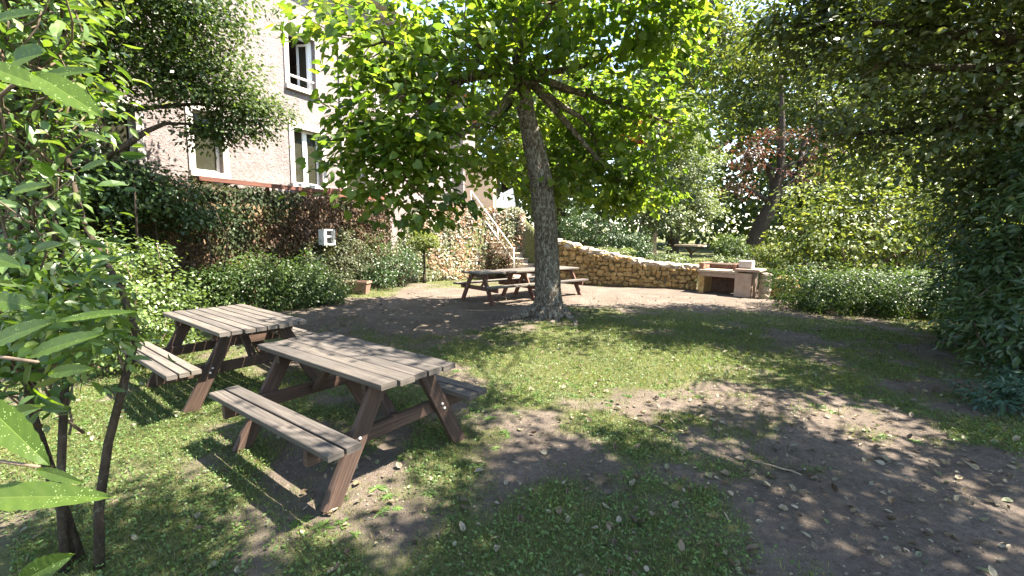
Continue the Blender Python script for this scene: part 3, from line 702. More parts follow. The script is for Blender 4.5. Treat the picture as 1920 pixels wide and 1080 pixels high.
picnic('picnic_table', 'picnic table with wide pale slatted top behind the nearest one, beside the round bush', (-3.033, 4.768), -.654, 1.96*.82, .84, .62, .56, .56, .835, 8, 3, M['wood_pale'], M['wood_dark'], 'brown legged picnic tables at front left')
CD = Vector((.755, .656)); 
picnic('picnic_table', 'reddish picnic table left of the tree trunk at the back', (-.34, 11.1), .715, 1.74, .78, .62, .66, .5, .74, 5, 2, M['wood_pale'], M['wood_red'], 'reddish picnic tables behind the tree')
picnic('picnic_table', 'reddish picnic table mostly hidden by and to the right of the tree trunk', (.99, 12.26), .715, 1.74, .78, .62, .66, .5, .74, 5, 2, M['wood_pale'], M['wood_red'], 'reddish picnic tables behind the tree')

# ------------------------------------------------------------------ terracotta planter
pl = empty('planter', (-4.2, 12.0, 0), 'low terracotta trough at the foot of the dark shrubs', 'planter', rz=-.12)
pl.location.z = float(zground(-4.2, 12.0))
mb = MB(); T0, T1, B0, B1 = .34, .12, .28, .1
def ring(hx, hy, z): return [(-hx, -hy, z), (hx, -hy, z), (hx, hy, z), (-hx, hy, z)]
V = ring(.28, .11, 0)+ring(.33, .15, .3)+ring(.35, .17, .3)+ring(.35, .17, .35)+ring(.31, .13, .35)+ring(.29, .12, .26)
mb.add(V, [(3, 2, 1, 0)]+[(k*4+i, k*4+(i+1) % 4, k*4+4+(i+1) % 4, k*4+4+i) for k in range(5) for i in range(4)]); mb.build('trough', M['terracotta'], pl)
mb = MB(); mb.add(ring(.295, .122, .27), [(0, 1, 2, 3)]); mb.build('soil', M['soil'], pl)

# ------------------------------------------------------------------ trees
def tree(name, label, base, trunk_pts, rads, blobs, leafm, barkm, ncl, per, rad, size, T, flare=1.0, group=None, flat=.45, shell=.5, up=.9, droop=.15, cat='tree', extra=None, limbs=None, nbr=60, roots=False, z0=None, crownmats=None, out=.5, lowlimb=1, gaps=0):
    bz = float(zground(base[0], base[1])) if z0 is None else z0
    root = empty(name, (base[0], base[1], bz), label, cat, group)
    tb = MB(); sides = 16; pts = [Vector(p) for p in trunk_pts]; rr = []
    # resample for a knobbly trunk
    P2 = []; R2 = []
    for i in range(len(pts)-1):
        k = max(2, int((pts[i+1]-pts[i]).length/.14))
        for j in range(k): t = j/k; P2.append(pts[i].lerp(pts[i+1], t)); R2.append(rads[i]*(1-t)+rads[i+1]*t)
    P2.append(pts[-1]); R2.append(rads[-1])
    ph = rng.random()*6
    for p, r in zip(P2, R2):
        h_ = max(0, p.z-bz); an = np.arange(sides)/sides*2*math.pi
        fl = math.exp(-h_/.22)*flare
        lob = 1+.05*np.sin(an*3+ph+h_*1.3)+.04*np.sin(an*5+h_*2.1)+rng.normal(size=sides)*.018+fl*.55*(.6+.5*np.maximum(0, np.sin(an*2.5+ph)))
        rr.append(list(r*lob))
    tb.tube(P2, rr, sides)
    bl = blobs
    for b in bl:   # main limbs reach the blobs
        c = Vector(b[:3]); k = min(range(len(pts)), key=lambda i: abs(pts[i].z-(c.z-.25*(c-pts[i]).length)) + (0 if i >= lowlimb else 9))
        a = pts[k]; r0 = rads[k]*.55
        lp = limb(tb, a, c, r0, max(.015, r0*.25), .02, 7, 8, .07)
    C = clusters_in(bl, ncl, shell)
    if extra is not None: C = np.concatenate([C, extra])
    if gaps:
        G = C[:, :2]-np.array(sdir)[None, :2]/sdir.z*C[:, 2:3]; C = C[vnoise(G[:, 0]+13, G[:, 1]+4, 1.7, 2) < gaps]
    tw_ = MB(); ctr = np.array([b[:3] for b in bl])
    for i in rng.choice(len(C), min(nbr, len(C)), replace=False):
        q = C[i, :3]; j = np.argmin(np.linalg.norm(ctr-q, axis=1)); a = ctr[j]
        if np.linalg.norm(q-a) > 2.6: a = q+norm((a-q)[None])[0]*1.6
        limb(tw_, a, q, max(.008, rads[-1]*.35), .005, .0, 5, 5, .09)
    if roots:
        for an, L_, r0 in ((3.2, 1.25, .11), (-.95, .75, .09), (-1.5, .5, .1), (-.1, .55, .09), (2.4, .6, .08), (-2.3, .5, .08)):
            rp = []; rd = []
            for k in range(9):
                t = k/8; x = base[0]+math.cos(an+.25*math.sin(t*4))*(.16+L_*t); y = base[1]+math.sin(an+.25*math.sin(t*4))*(.16+L_*t)
                rp.append((x, y, float(zground(x, y))+.1*(1-t)**2*1.3+.02*math.sin(t*9)-.035*t)); rd.append(r0*(1-.75*t)+.01)
            tb.tube(rp, rd, 9)
    under(tb.build('trunk', barkm), root)
    parts = [spread_leaves(C, per, rad, size, T, flat, up, out, droop)]
    leaf_object('crown', parts, [leafm, M['stem']], root, tw_)
    return root

TR = (.74, 8.61)
bz = float(zground(*TR))
central_extra = []
tree('linden_tree', 'leaning tree with lichened trunk and broad bright green leaves in the middle of the yard', TR,
     [(.74, 8.6, bz-.1), (.72, 8.58, .5), (.66, 8.55, 1.2), (.6, 8.5, 1.9), (.5, 8.5, 2.7), (.37, 8.5, 3.3), (.22, 8.5, 3.9), (.1, 8.5, 4.6), (0, 8.5, 5.6), (-.05, 8.5, 6.8), (-.1, 8.5, 8)],
     [.27, .245, .225, .22, .21, .19, .16, .14, .11, .08, .04],
     [(-2.1, 7.3, 2.9, .85, 1.0, 1.0), (-1.3, 7.5, 3.0, 1.0, 1.1, 1.15), (-1.7, 7.1, 2.5, .9, .7, .7), (-1.9, 7.0, 3.6, 1.0, .8, .7), (-2.0, 7.3, 4.6, 1.4, 1.2, .8), (-.8, 7.5, 4.7, 1.3, 1.2, 1.1), (.6, 7.3, 5.2, 1.3, 1.2, .9), (1.9, 7.8, 5.3, 1.3, 1.2, .9), (2.7, 8.3, 5.2, .8, 1.0, .9),
      (1.8, 9.6, 3.3, 1.3, 1.3, 1.3), (1.6, 9.6, 4.6, 1.5, 1.4, 1.0), (-.4, 10.2, 4.0, 1.5, 1.2, 1.4), (.1, 8.7, 6.4, 2.2, 2.0, .9), (-3.0, 11.4, 5.9, 1.3, 1.5, .7), (.6, 9.2, 2.9, .8, .8, .8), (2.9, 9.0, 3.9, .8, .9, .8), (2.5, 9.6, 2.6, .8, .8, .7)],
     M['leaf_linden'], M['bark'], 860, 19, .46, .135, T_HEART, lowlimb=7, gaps=.66, flare=1.0, roots=True, flat=.35, shell=.75, droop=.3, nbr=170, up=1.0)

# big dark tree, plus leaf clusters added along the sun's rays to shade the ground
def lit_weight(x, y):
    """wanted sun patches: high where the added canopy leaves ground point (x, y) open"""
    def e(cx, cy, rx, ry, rot=0):
        c, s = math.cos(rot), math.sin(rot); dx = (x-cx)*c+(y-cy)*s; dy = -(x-cx)*s+(y-cy)*c
        return np.exp(-((dx/rx)**2+(dy/ry)**2)**2)
    v = 1.1*e(1.1, 5.4, 2.2, 1.4, .1)+1.0*e(-1.6, 3.0, 1.5, .75, -.35)+.95*e(.15, 3.55, .9, .5, .5)+1.0*e(2.7, 4.2, 1.5, .38, -.12)+1.0*e(3.0, 12.4, 4.4, 1.7, -.1)
    v = v+1.2*e(8.6, 10.2, 2.2, 1.3)+2.5*e(-1.8, .5, 1.15, 1.0)+.9*e(-1.2, 1.6, .3, .2)+.6*e(3.3, 7.3, 1.6, .45, -.1)+.5*e(2.2, 8.8, 1.5, .5)+.6*e(4.9, 6.3, .9, .3)+.7*e(2.75, 2.75, .3, .14)+.8*e(-3.6, 4.2, 1.0, .9)+.6*e(-4.4, 5.6, .9, .8)
    return v
n = 9500
ga = np.c_[rng.uniform(-2.6, 7.5, n), rng.uniform(.2, 10.6, n)]
lw = lit_weight(ga[:, 0], ga[:, 1])+(vnoise(ga[:, 0]+31, ga[:, 1]+7, 2.6, 2)-.5)*np.where(ga[:, 1] < 3.3, .85, 1.35)
ga = ga[(lw < .33)]
zz = rng.uniform(4.9, 7.2, len(ga)); sv = np.array(sdir)
PC = np.c_[ga, np.zeros(len(ga))]+sv[None]*(zz/sv[2])[:, None]
lim = 1.68+.50*PC[:, 1]                      # added clusters stay above the view or over the right side
keep = ((PC[:, 2] > lim+.45) & (PC[:, 1] < 7.0)) | ((PC[:, 0]/PC[:, 1] > .66) & (PC[:, 2] > 2.5))
PC = PC[keep]
dk = np.c_[PC, rand_dir(len(PC))*.3+[0, 0, .5]]
near = dk[dk[:, 0]+dk[:, 1]*.35 < 6.0]; farr = dk[dk[:, 0]+dk[:, 1]*.35 >= 6.0]
tree('dark_tree', 'big dark tree whose low branches fill the upper right corner', (9.2, 6.6),
     [(9.2, 6.6, -.1), (9.1, 6.6, 1.2), (8.9, 6.6, 2.6), (8.5, 6.7, 4.2), (8.0, 6.8, 5.6), (7.6, 6.8, 7.2), (7.4, 6.8, 8.6)], [.36, .3, .26, .22, .17, .11, .05],
     [(5.9, 7.6, 4.5, 1.5, 1.4, 1.2), (7.2, 7.2, 3.7, 1.7, 1.5, 1.3), (5.3, 8.2, 5.6, 1.5, 1.3, 1.1), (7.8, 7.0, 2.7, 1.4, 1.5, 1.3), (8.4, 8.0, 4.6, 1.8, 1.6, 2.0), (6.8, 7.4, 5.6, 1.8, 1.5, 1.3), (6.3, 8.6, 3.6, 1.1, 1.0, .8), (4.7, 8.2, 5.3, .7, .8, .6)],
     M['leaf_dark_oak'], M['bark_dark'], 1450, 20, .42, .115, T_OVAL, extra=farr, gaps=.56, nbr=420, shell=.9, droop=.2)  # extra clusters are added to shade the ground
tree('shade_tree', 'added tree out of view at right, crown shaped to shade the foreground', (6.3, 1.2),
     [(6.3, 1.2, -.1), (6.2, 1.2, 1.5), (6.0, 1.3, 3.2), (5.6, 1.6, 4.8), (5.0, 2.0, 6.2), (4.6, 2.2, 7.8)], [.32, .27, .24, .19, .13, .05],
     [(5.0, 2.2, 7.6, 1.2, 1.5, .7)], M['leaf_oak'], M['bark_dark'], 90, 22, .42, .1, T_OVAL, extra=near, nbr=260, shell=.9)  # unseen tree added; its crown carries the clusters that shade the foreground

def bush(name, label, base, blobs, leafm, ncl, per, rad, size, T=T_OVAL, group=None, cat='bush', stems=14, flat=.6, shell=.55, up=.6, out=.7, droop=.05, stemh=.0, sr=.018, extra_mats=None, stemm=None):
    bz = float(zground(base[0], base[1]))
    root = empty(name, (base[0], base[1], bz), label, cat, group)
    C = clusters_in(blobs, ncl, shell, zmin=-5); zg = zground(C[:, 0], C[:, 1]); C = C[C[:, 2] > zg+.04]
    sh = rng.random(len(C)) < .09; C[sh, :3] += C[sh, 3:]*rng.uniform(.05, .2, (sh.sum(), 1)); C[sh, 2] += rng.uniform(0, .12, sh.sum())
    V, FA, rr, mi = spread_leaves(C, per, rad, size, T, flat, up, out, droop)
    mb = MB()
    for i in rng.choice(len(C), min(stems, len(C)), replace=False):
        q = C[i, :3]; j = np.argmin([np.linalg.norm(q-np.array(b[:3])) for b in blobs]); bx, by = blobs[j][0], blobs[j][1]
        a0 = (bx+rng.normal()*blobs[j][3]*.18, by+rng.normal()*blobs[j][4]*.18); limb(mb, (a0[0], a0[1], float(zground(*a0))-.03), q, sr, sr*.3, 0, 6, 5, .1)
    leaf_object('foliage', [(V, FA, rr, 0)], [leafm], root)
    if mb.n: under(mb.build('stems', stemm or M['stem']), root)
    return root

# left side
tree('maple_tree', 'small leaved tree hanging in front of the house at upper left', (-7.4, 6.4),
     [(-7.4, 6.4, -.1), (-7.3, 6.5, 1.4), (-7.1, 6.7, 2.6), (-6.8, 7.0, 3.6), (-6.5, 7.3, 4.6), (-6.2, 7.6, 6.0)], [.17, .15, .13, .11, .09, .04],
     [(-6.7, 7.4, 4.5, 1.3, 1.0, 1.0), (-5.6, 8.2, 4.4, 1.1, 1.0, .8), (-5.0, 8.7, 3.9, .8, .8, .5), (-7.2, 6.9, 3.5, .8, .8, .7), (-5.9, 7.9, 5.6, 1.6, 1.4, 1.0), (-7.0, 6.8, 5.4, 1.4, 1.2, 1.1), (-5.6, 8.5, 3.5, .5, .6, .3)],
     M['leaf_left'], M['bark_dark'], 1700, 28, .33, .08, T_SMALL, nbr=120, shell=.8, flat=.4)
bush('evergreen_arbour', 'dark overhanging evergreen mass in front of the ivy wall at left', (-6.7, 7.9),
     [(-6.9, 8.2, 2.35, 1.0, .9, .45), (-7.3, 7.3, 2.5, 1.0, 1.0, .6), (-6.3, 8.9, 1.95, .45, .5, .25), (-7.6, 7.0, 1.7, .7, .7, .7)], M['leaf_dark'], 420, 34, .28, .085, T_OVAL, stems=26, cat='evergreen shrub', sr=.03, stemm=M['bark_dark'])
bush('round_bush', 'bright glossy clipped round bush left of the slatted picnic table', (-5.0, 5.5),
     [(-5.0, 5.5, .72, .82, .8, .86), (-5.6, 5.6, .6, .7, .7, .72), (-4.8, 5.3, .5, .75, .7, .5)], M['leaf_bush'], 520, 34, .17, .05, T_OVAL, shell=.35, stems=24)
bush('low_hedge', 'low green hedge at the foot of the ivy wall behind the slatted table', (-5.2, 9.2),
     [(-5.95, 8.9, .45, .55, .6, .55), (-5.4, 9.2, .55, .8, .6, .66), (-4.7, 9.7, .5, .65, .55, .6), (-4.3, 10.2, .3, .5, .5, .38)], M['leaf_hedge'], 520, 34, .2, .06, T_OVAL, cat='hedge', stems=24)
bush('dark_shrub', 'tall grey green shrub before the utility box', (-5.1, 12.3),
     [(-5.5, 11.8, .85, .75, .6, .85), (-4.9, 12.6, .9, .8, .6, .88), (-5.0, 11.6, .4, .7, .5, .4)], M['leaf_olive'], 420, 34, .2, .06, T_OVAL, stems=24, cat='shrub')
bush('dark_shrub', 'loose dark shrub between the planter and the little standard tree', (-4.0, 13.4),
     [(-4.1, 13.2, .85, .6, .5, .8), (-3.5, 13.8, .75, .5, .5, .75), (-3.9, 12.9, .25, .8, .4, .3)], M['leaf_dark'], 200, 26, .2, .06, T_OVAL, stems=30, cat='shrub')
tree('standard_shrub', 'little ball headed standard shrub with bright yellow green leaves', (-2.95, 14.85),
     [(-2.95, 14.85, -.02), (-2.93, 14.85, .5), (-2.95, 14.85, 1.1)], [.05, .04, .03], [(-2.95, 14.85, 1.42, .42, .42, .36)], M['leaf_lime'], M['bark_dark'], 80, 30, .15, .07, T_OVAL, cat='shrub', nbr=14, extra=None)
# creeper on the sunny bank
n = 15000; x = rng.uniform(-4.7, .45, n); y0 = wall_line(x); y = y0+rng.uniform(-.1, 2.1, n)
k = vnoise(x*1.3, y*1.3, 1.8, 3)+rng.random(n)*.3 > .5; x, y = x[k], y[k]
P = np.c_[x, y, zground(x, y)+rng.random(len(x))*.18*(.4+vnoise(x, y, 2.2, 2)*1.6)]
V, FA, rr = leaves(T_OVAL, P, np.tile([.2, -.7, .5], (len(x), 1))+rng.normal(size=(len(x), 3))*.45, rng.uniform(.07, .13, len(x)), np.clip(vnoise(x, y, 1.1, 3)*1.5-.25+rng.normal(size=len(x))*.15, 0, 1))
tag(leaf_object('bank_creeper', [(V, FA, rr, 0)], [M['leaf_bank']]), kind='stuff', label='green and russet creeper on the bank, sun highlights put into its pale leaf colours')
bush('bank_shrub', 'dark leafy shrub beside the foot of the garden stairs', (-.45, 16.1), [(-.5, 16.0, .75, .55, .5, .75), (-.1, 16.2, .5, .4, .4, .5)], M['leaf_ivy'], 130, 30, .18, .07, stems=10, cat='shrub')

# right side
bush('clipped_hedge', 'broad clipped hedge with sunlit top right of the barbecue', (7.6, 9.9),
     [(6.95, 10.6, .45, .8, .75, .55), (7.8, 10.2, .45, .9, .85, .58), (8.8, 9.9, .45, .9, .85, .58), (9.6, 9.7, .45, .9, .9, .58), (7.2, 10.0, .3, .7, .6, .4), (8.5, 9.3, .3, .8, .6, .4)], M['leaf_hedge'], 900, 34, .18, .055, T_OVAL, cat='hedge', stems=30, shell=.4)
bush('laurel_shrub', 'large dark laurel at the right edge reaching down to the ground', (6.8, 6.2),
     [(7.2, 6.2, .85, 1.0, 1.0, .95), (8.3, 6.9, 1.7, 1.3, 1.2, 1.5), (6.5, 5.4, .6, .8, .8, .65), (9.0, 7.6, .9, 1.2, 1.2, 1.0), (7.6, 5.6, 2.2, 1.2, 1.0, 1.4)], M['leaf_dark'], 900, 24, .3, .125, T_LANCE, cat='shrub', stems=50, sr=.025)
bush('creeping_plant', 'low blue green ground plant at the right edge under the laurel', (5.0, 4.3), [(5.1, 4.3, .1, .7, .42, .2), (5.7, 4.5, .1, .5, .4, .22)], M['leaf_blue'], 130, 26, .14, .075, T_LANCE, cat='plant', stems=0)
bush('yellow_green_shrub', 'big sunlit yellow green shrub behind the clipped hedge', (10.2, 13),
     [(9.7, 13, 1.8, 1.9, 1.4, 1.4), (11, 13.2, 2.4, 1.9, 1.5, 1.7), (8.8, 13.4, 1.4, 1.1, 1.2, .9), (12.8, 13, 2.2, 1.7, 1.5, 1.9), (9.0, 13.6, 2.6, .9, .9, .7), (10.6, 14, 3.8, 1.3, 1.2, .9), (12.2, 14, 4.4, 1.4, 1.2, 1.0)], M['leaf_lime'], 700, 20, .42, .13, T_OVAL, cat='shrub', stems=50, sr=.04, flat=.4)
bush('round_conifer', 'dark rounded evergreen above the stone wall just right of the trunk', (2.3, 16.6), [(2.4, 16.8, 1.95, .75, .6, .75)], M['leaf_dark'], 140, 40, .18, .06, T_SMALL, cat='evergreen', stems=8)
bush('flowering_shrub', 'dark shrub with a pink blossom on the bank above the wall', (3.9, 16.6), [(3.6, 16.8, 1.5, .8, .6, .7), (4.6, 16.6, 1.2, .7, .6, .6)], M['leaf_dark'], 200, 30, .2, .07, T_OVAL, cat='shrub', stems=20)
bush('box_bush', 'small clipped green bush behind the barbecue beside the garden table', (8.6, 17.6), [(8.7, 17.8, 1.1, .75, .6, .6)], M['leaf_hedge'], 150, 34, .16, .07, T_OVAL, cat='bush', stems=6)
bush('box_bush', 'green bush at the foot of the forked tree', (9.9, 17.2), [(10.2, 17.2, .95, .9, .6, .45)], M['leaf_lime'], 130, 34, .16, .07, T_OVAL, cat='bush', stems=6)
bush('edging_plant', 'leafy plant on top of the stone wall just left of the barbecue', (5.2, 15), [(5.2, 15, .8, .9, .35, .28)], M['leaf_grey'], 60, 26, .15, .08, T_OVAL, cat='plant', stems=6, group='plants edging the stone wall')
bush('edging_plant', 'leafy plant growing directly behind the barbecue', (6.9, 14.2), [(6.9, 14.2, .75, .9, .35, .32)], M['leaf_grey'], 60, 26, .15, .08, T_OVAL, cat='plant', stems=6, group='plants edging the stone wall')
bush('edging_plant', 'leafy plant on the stone wall halfway between trunk and barbecue', (3.6, 15.5), [(3.6, 15.5, 1.0, .8, .3, .22)], M['leaf_grey'], 50, 26, .15, .08, T_OVAL, cat='plant', stems=6, group='plants edging the stone wall')
tree('olive_toned_tree', 'pale grey green tree with several thin trunks above the stone wall', (5.2, 18),
     [(5.2, 18, .6), (5.1, 18, 1.6), (5.3, 18, 2.8), (5.5, 18, 4.2), (5.7, 18, 6)], [.13, .11, .09, .07, .04],
     [(5.2, 18, 3.6, 1.3, 1.2, 1.2), (6.6, 18.3, 4.4, 1.5, 1.3, 1.5), (6.0, 18, 5.9, 1.4, 1.2, 1.2), (7.3, 18.2, 2.8, 1.2, 1.1, 1.1), (5.8, 17.6, 2.4, 1.1, .9, .7)], M['leaf_grey'], M['bark_pale'], 620, 30, .4, .11, T_OVAL, nbr=110, shell=.8)
ft = tree('forked_tree', 'forked dark trunk with sparse russet foliage behind the barbecue', (10.6, 20),
     [(10.6, 20, .5), (10.7, 20, 1.2), (11.0, 20, 2.1), (11.45, 20, 3.1), (11.7, 20, 4.6), (11.6, 20, 6.4), (11.4, 20, 8.5)], [.42, .34, .3, .27, .16, .12, .06],
     [(10.2, 20, 5.2, 1.2, 1, .6), (12.6, 20, 4.4, 1.3, 1, .5), (11.8, 20.3, 6.2, 1.3, 1.1, .5), (10.0, 20, 3.9, .9, .9, .5), (13.4, 20, 5.4, 1.0, 1, .5)], M['leaf_red'], M['bark_dark'], 110, 18, .42, .13, T_OVAL, nbr=80, shell=.9, flare=.6)
mb = MB(); limb(mb, (11.4, 20, 3.0), (12.5, 19.9, 4.4), .17, .12, 0, 6, 10, .05); limb(mb, (12.5, 19.9, 4.4), (12.9, 19.8, 7.4), .12, .05, 0, 6, 8, .05); limb(mb, (11.5, 20, 3.3), (10.6, 20, 5.6), .12, .04, 0, 6, 8, .05)
under(mb.build('fork', M['bark_dark']), ft)
BG = [
 ('broad_tree', 'mid green tree behind the forked tree to its left', (8.6, 24), 9.5, 2.4, 'leaf_lime', [(8.4, 24, 4.0, 2.4, 1.8, 2.0), (8.2, 24, 7.6, 2.8, 2, 2.4), (7.4, 24, 10.5, 2.2, 2, 1.8), (10.2, 24, 11.5, 2.6, 2, 2.2), (9.6, 24.5, 14, 3, 2, 2.2)]),
 ('broad_tree', 'tall green tree rising right behind the forked tree', (15.5, 24), 11, 2.6, 'leaf_oak', [(15, 24, 4.4, 2.2, 2, 2.2), (15.4, 24, 8.4, 2.6, 2, 2.2), (13.6, 24.5, 11, 2.8, 2, 2.0), (17.5, 24, 6, 2.4, 2, 3), (12.6, 25, 8.8, 1.8, 1.6, 1.6)]),
 ('broad_tree', 'light green tree directly behind the linden trunk', (2.6, 25), 10, 2.4, 'leaf_lime', [(2.2, 25, 4.6, 2.4, 2, 2.2), (3.6, 25, 7.2, 2.4, 2, 2.0), (1.2, 25, 6.4, 1.8, 2, 1.8)]),
 ('orange_tipped_tree', 'tree with orange tipped foliage above the grey green tree', (6.9, 22.5), 9, 2, 'leaf_orange', [(5.9, 22, 6.6, .7, .7, .5), (6.9, 22, 6.5, .5, .6, .5)]),
 ('broad_tree', 'dark woodland tree at far right beyond the yellow green shrub', (22, 22), 11, 2.6, 'leaf_oak', [(20.5, 21, 4, 2.8, 2, 3), (22, 22, 8, 3.4, 2.6, 3), (18, 21, 8.5, 2.6, 2, 2.2)]),
 ('broad_tree', 'green tree behind the stairs at the end of the pale building', (-.4, 27), 9, 2, 'leaf_oak', [(-.2, 27, 5.2, 1.3, 1.3, 1.5), (.4, 27, 7.6, 1.3, 1.3, 1.2)]),
]
for nm, lb, b, H, r_, lm, bl in BG:
    vol = sum(q[3]*q[4]*q[5] for q in bl)
    tree(nm, lb, b, [(b[0], b[1], .3), (b[0]+.1, b[1], H*.25), (b[0]-.1, b[1], H*.5), (b[0], b[1], H*.8)], [.3, .24, .18, .08], bl, M[lm], M['bark_dark'], int(60+30*vol**.75), 26, .6, .2, T_OVAL, nbr=70, shell=.7, z0=float(zground(*b)), group='trees in the garden beyond the wall' if nm == 'broad_tree' else None)
# far wood closing the view
n = 44000; th = rng.uniform(R(28), R(108), n); rr_ = rng.uniform(33, 42, n); hh = rng.random(n)**.8*(10+9*vnoise(th*12, th*0, 1.0, 3))
P = np.c_[np.cos(th)*rr_, np.sin(th)*rr_, hh+.8]; g = (vnoise(th*30, hh*.9, 1.0, 3)+rng.random(n)*.35 > .42); P = P[g]
V, FA, rr = leaves(T_OVAL, P, rng.normal(size=P.shape)+[0, -.6, .6], rng.uniform(.35, .7, len(P)))
tag(leaf_object('far_woodland', [(V, FA, rr, 0)], [M['leaf_oak']]), kind='stuff', label='dense green woodland closing the view')
# garden table on the lawn beyond the wall
gt = empty('garden_table', (7.6, 19, float(zground(7.6, 19))), 'pale stone garden table on a branching foot on the upper lawn', 'table')
zt = 1.22; mb = MB(); an = np.linspace(0, 2*math.pi, 25)[:-1]
V = [(7.55+.68*math.cos(a), 19+.4*math.sin(a), zt+dz) for dz in (0, .07) for a in an]; k = 24
mb.add(V, [tuple(range(k))[::-1], tuple(range(k, 2*k))]+[(i, (i+1) % k, k+(i+1) % k, k+i) for i in range(k)]); under(mb.build('table_top', M['stone_p']), gt)
mb = MB(); mb.tube([(7.6, 19, .55), (7.6, 19, .95)], [.06, .05], 8)
for a in (0, 2.1, 4.2): mb.tube([(7.6, 19, .9), (7.6+.35*math.cos(a), 19+.25*math.sin(a), zt)], [.035, .03], 6)
under(mb.build('foot', M['rust']), gt)

# ------------------------------------------------------------------ foreground shrub at the left edge
fs_ = empty('foreground_laurel', (-1.95, 1.95, 0), 'leafy laurel close to the lens at the left edge with bare stems and speckled leaves', 'shrub')
mb = MB(); C = []
def stem(pts, r0, r1, nm='stem'):
    q = MB(); q.tube(pts, [r0+(r1-r0)*i/(len(pts)-1) for i in range(len(pts))], 7); under(q.build(nm, M['bark_dark'] if nm == 'stem' else M['stem']), fs_)
stem([(-2.06, 2.05, -.05), (-2.03, 2.05, .3), (-1.95, 2.05, .64), (-1.83, 2.05, .99), (-1.77, 2.06, 1.18), (-1.86, 2.1, 1.4), (-2.1, 2.2, 1.7), (-2.3, 2.3, 2.4)], .023, .01)
stem([(-2.2, 2.02, -.05), (-2.18, 2.02, .4), (-2.1, 2.0, .8), (-2.06, 2.0, 1.04), (-2.12, 2.1, 1.4), (-2.35, 2.3, 1.9), (-2.4, 2.3, 2.7)], .02, .009)
stem([(-2.2, 2.1, -.05), (-2.25, 2.0, .8), (-2.2, 2.0, 1.5), (-2.25, 2.1, 2.2), (-2.15, 2.0, 3.1)], .026, .01)
def lim_u(z): return -.80 if z > 2.2 else (-.90 if z > 1.55 else (-.86 if z > 1.1 else -.98))
for i in range(260):
    z = rng.uniform(.6, 3.1); b0 = np.array([rng.uniform(-2.4, -2.0), rng.uniform(1.85, 2.3), z])
    e = b0+np.array([rng.uniform(-.1, .45), rng.normal()*.25, rng.uniform(0, .5)])
    if e[0]/e[1] > lim_u(e[2])-.1*rng.random(): continue
    limb(mb, b0, e, .007, .003, 0, 5, 4, .08)
    for q in (1.0, .8, .6): C.append([*(b0+(e-b0)*q), *norm((e-b0)[None])[0]])
for i in range(420):
    c = [rng.uniform(-3.0, -1.75), rng.uniform(1.9, 2.7), rng.uniform(1.2, 3.3), *rand_dir(1)[0]]
    if c[0]/c[1] < lim_u(c[2])-.06: C.append(c)
for i in range(300):
    c = [rng.uniform(-2.5, -1.5), rng.uniform(1.7, 2.4), rng.uniform(.85, 1.65), *rand_dir(1)[0]]
    if c[0]/c[1] < -.84-.14*rng.random() and vnoise(c[0]*4, c[2]*4, 1.3, 2) > (.3 if .95 < c[2] < 1.45 else .5): C.append(c)
for i in range(230):
    yy = rng.uniform(1.5, 2.2); C.append([yy*rng.uniform(-1.15, -.865), yy, rng.uniform(1.22, 1.5), *rand_dir(1)[0]])
C = [c for c in C if (c[2] > 1.22 and not (1.3 < c[2] < 1.68 and c[0]/c[1] > -.985)) or c[0]/c[1] < (-.97 if c[2] > 1.08 else -1.03)]
C = np.array(C)
rng.shuffle(C); h_ = len(C)//2
p1 = spread_leaves(C[:h_], 7, .14, .05, T_OVAL, .9, .6, .5, .1); p2 = spread_leaves(C[h_:h_*2-60], 4, .15, .085, T_LANCE, .9, .6, .5, .1)
under(mb.build('branches', M['stem']), fs_)
# large leaves: rows of stations, serrated edge, base -> tip
def big_leaf(base, tip, wid, nrm, bend=.12):
    base, tip = np.array(base, float), np.array(tip, float); d = tip-base; L = np.linalg.norm(d); d /= L
    nrm = np.array(nrm, float); nrm = nrm-d*nrm.dot(d); nrm /= np.linalg.norm(nrm); s_ = np.cross(d, nrm)
    K = 17; V = []; Fs = []
    for i in range(K):
        t = i/(K-1); w_ = wid*.5*math.sin(math.pi*min(1, t**.8))**.75*(1 if t < .97 else .3)*(1+(.05 if i % 2 else -.05)); z = -bend*L*(t-.4)**2+.01*math.sin(t*9)*wid
        for k, q in enumerate((-1, -.5, -.05, 0, .05, .5, 1)):
            V.append(base+d*L*t+s_*w_*q+nrm*(z+abs(q)*wid*.13*(1-t*.5)+(.012*math.sin(t*40+k) * abs(q)*wid)))
    for i in range(K-1):
        for k in range(6): Fs.append((i*7+k, i*7+k+1, i*7+k+8, i*7+k+7))
    c0 = rng.random()*.55; rn = np.array([[c0+(.12 if (i+k) % 2 else 0) for k in range(3)]+[1.0]+[c0+(.12 if (i+k) % 2 else 0) for k in range(3)] for i in range(K)]).ravel()
    return np.array(V), [np.array(Fs)], rn, 1
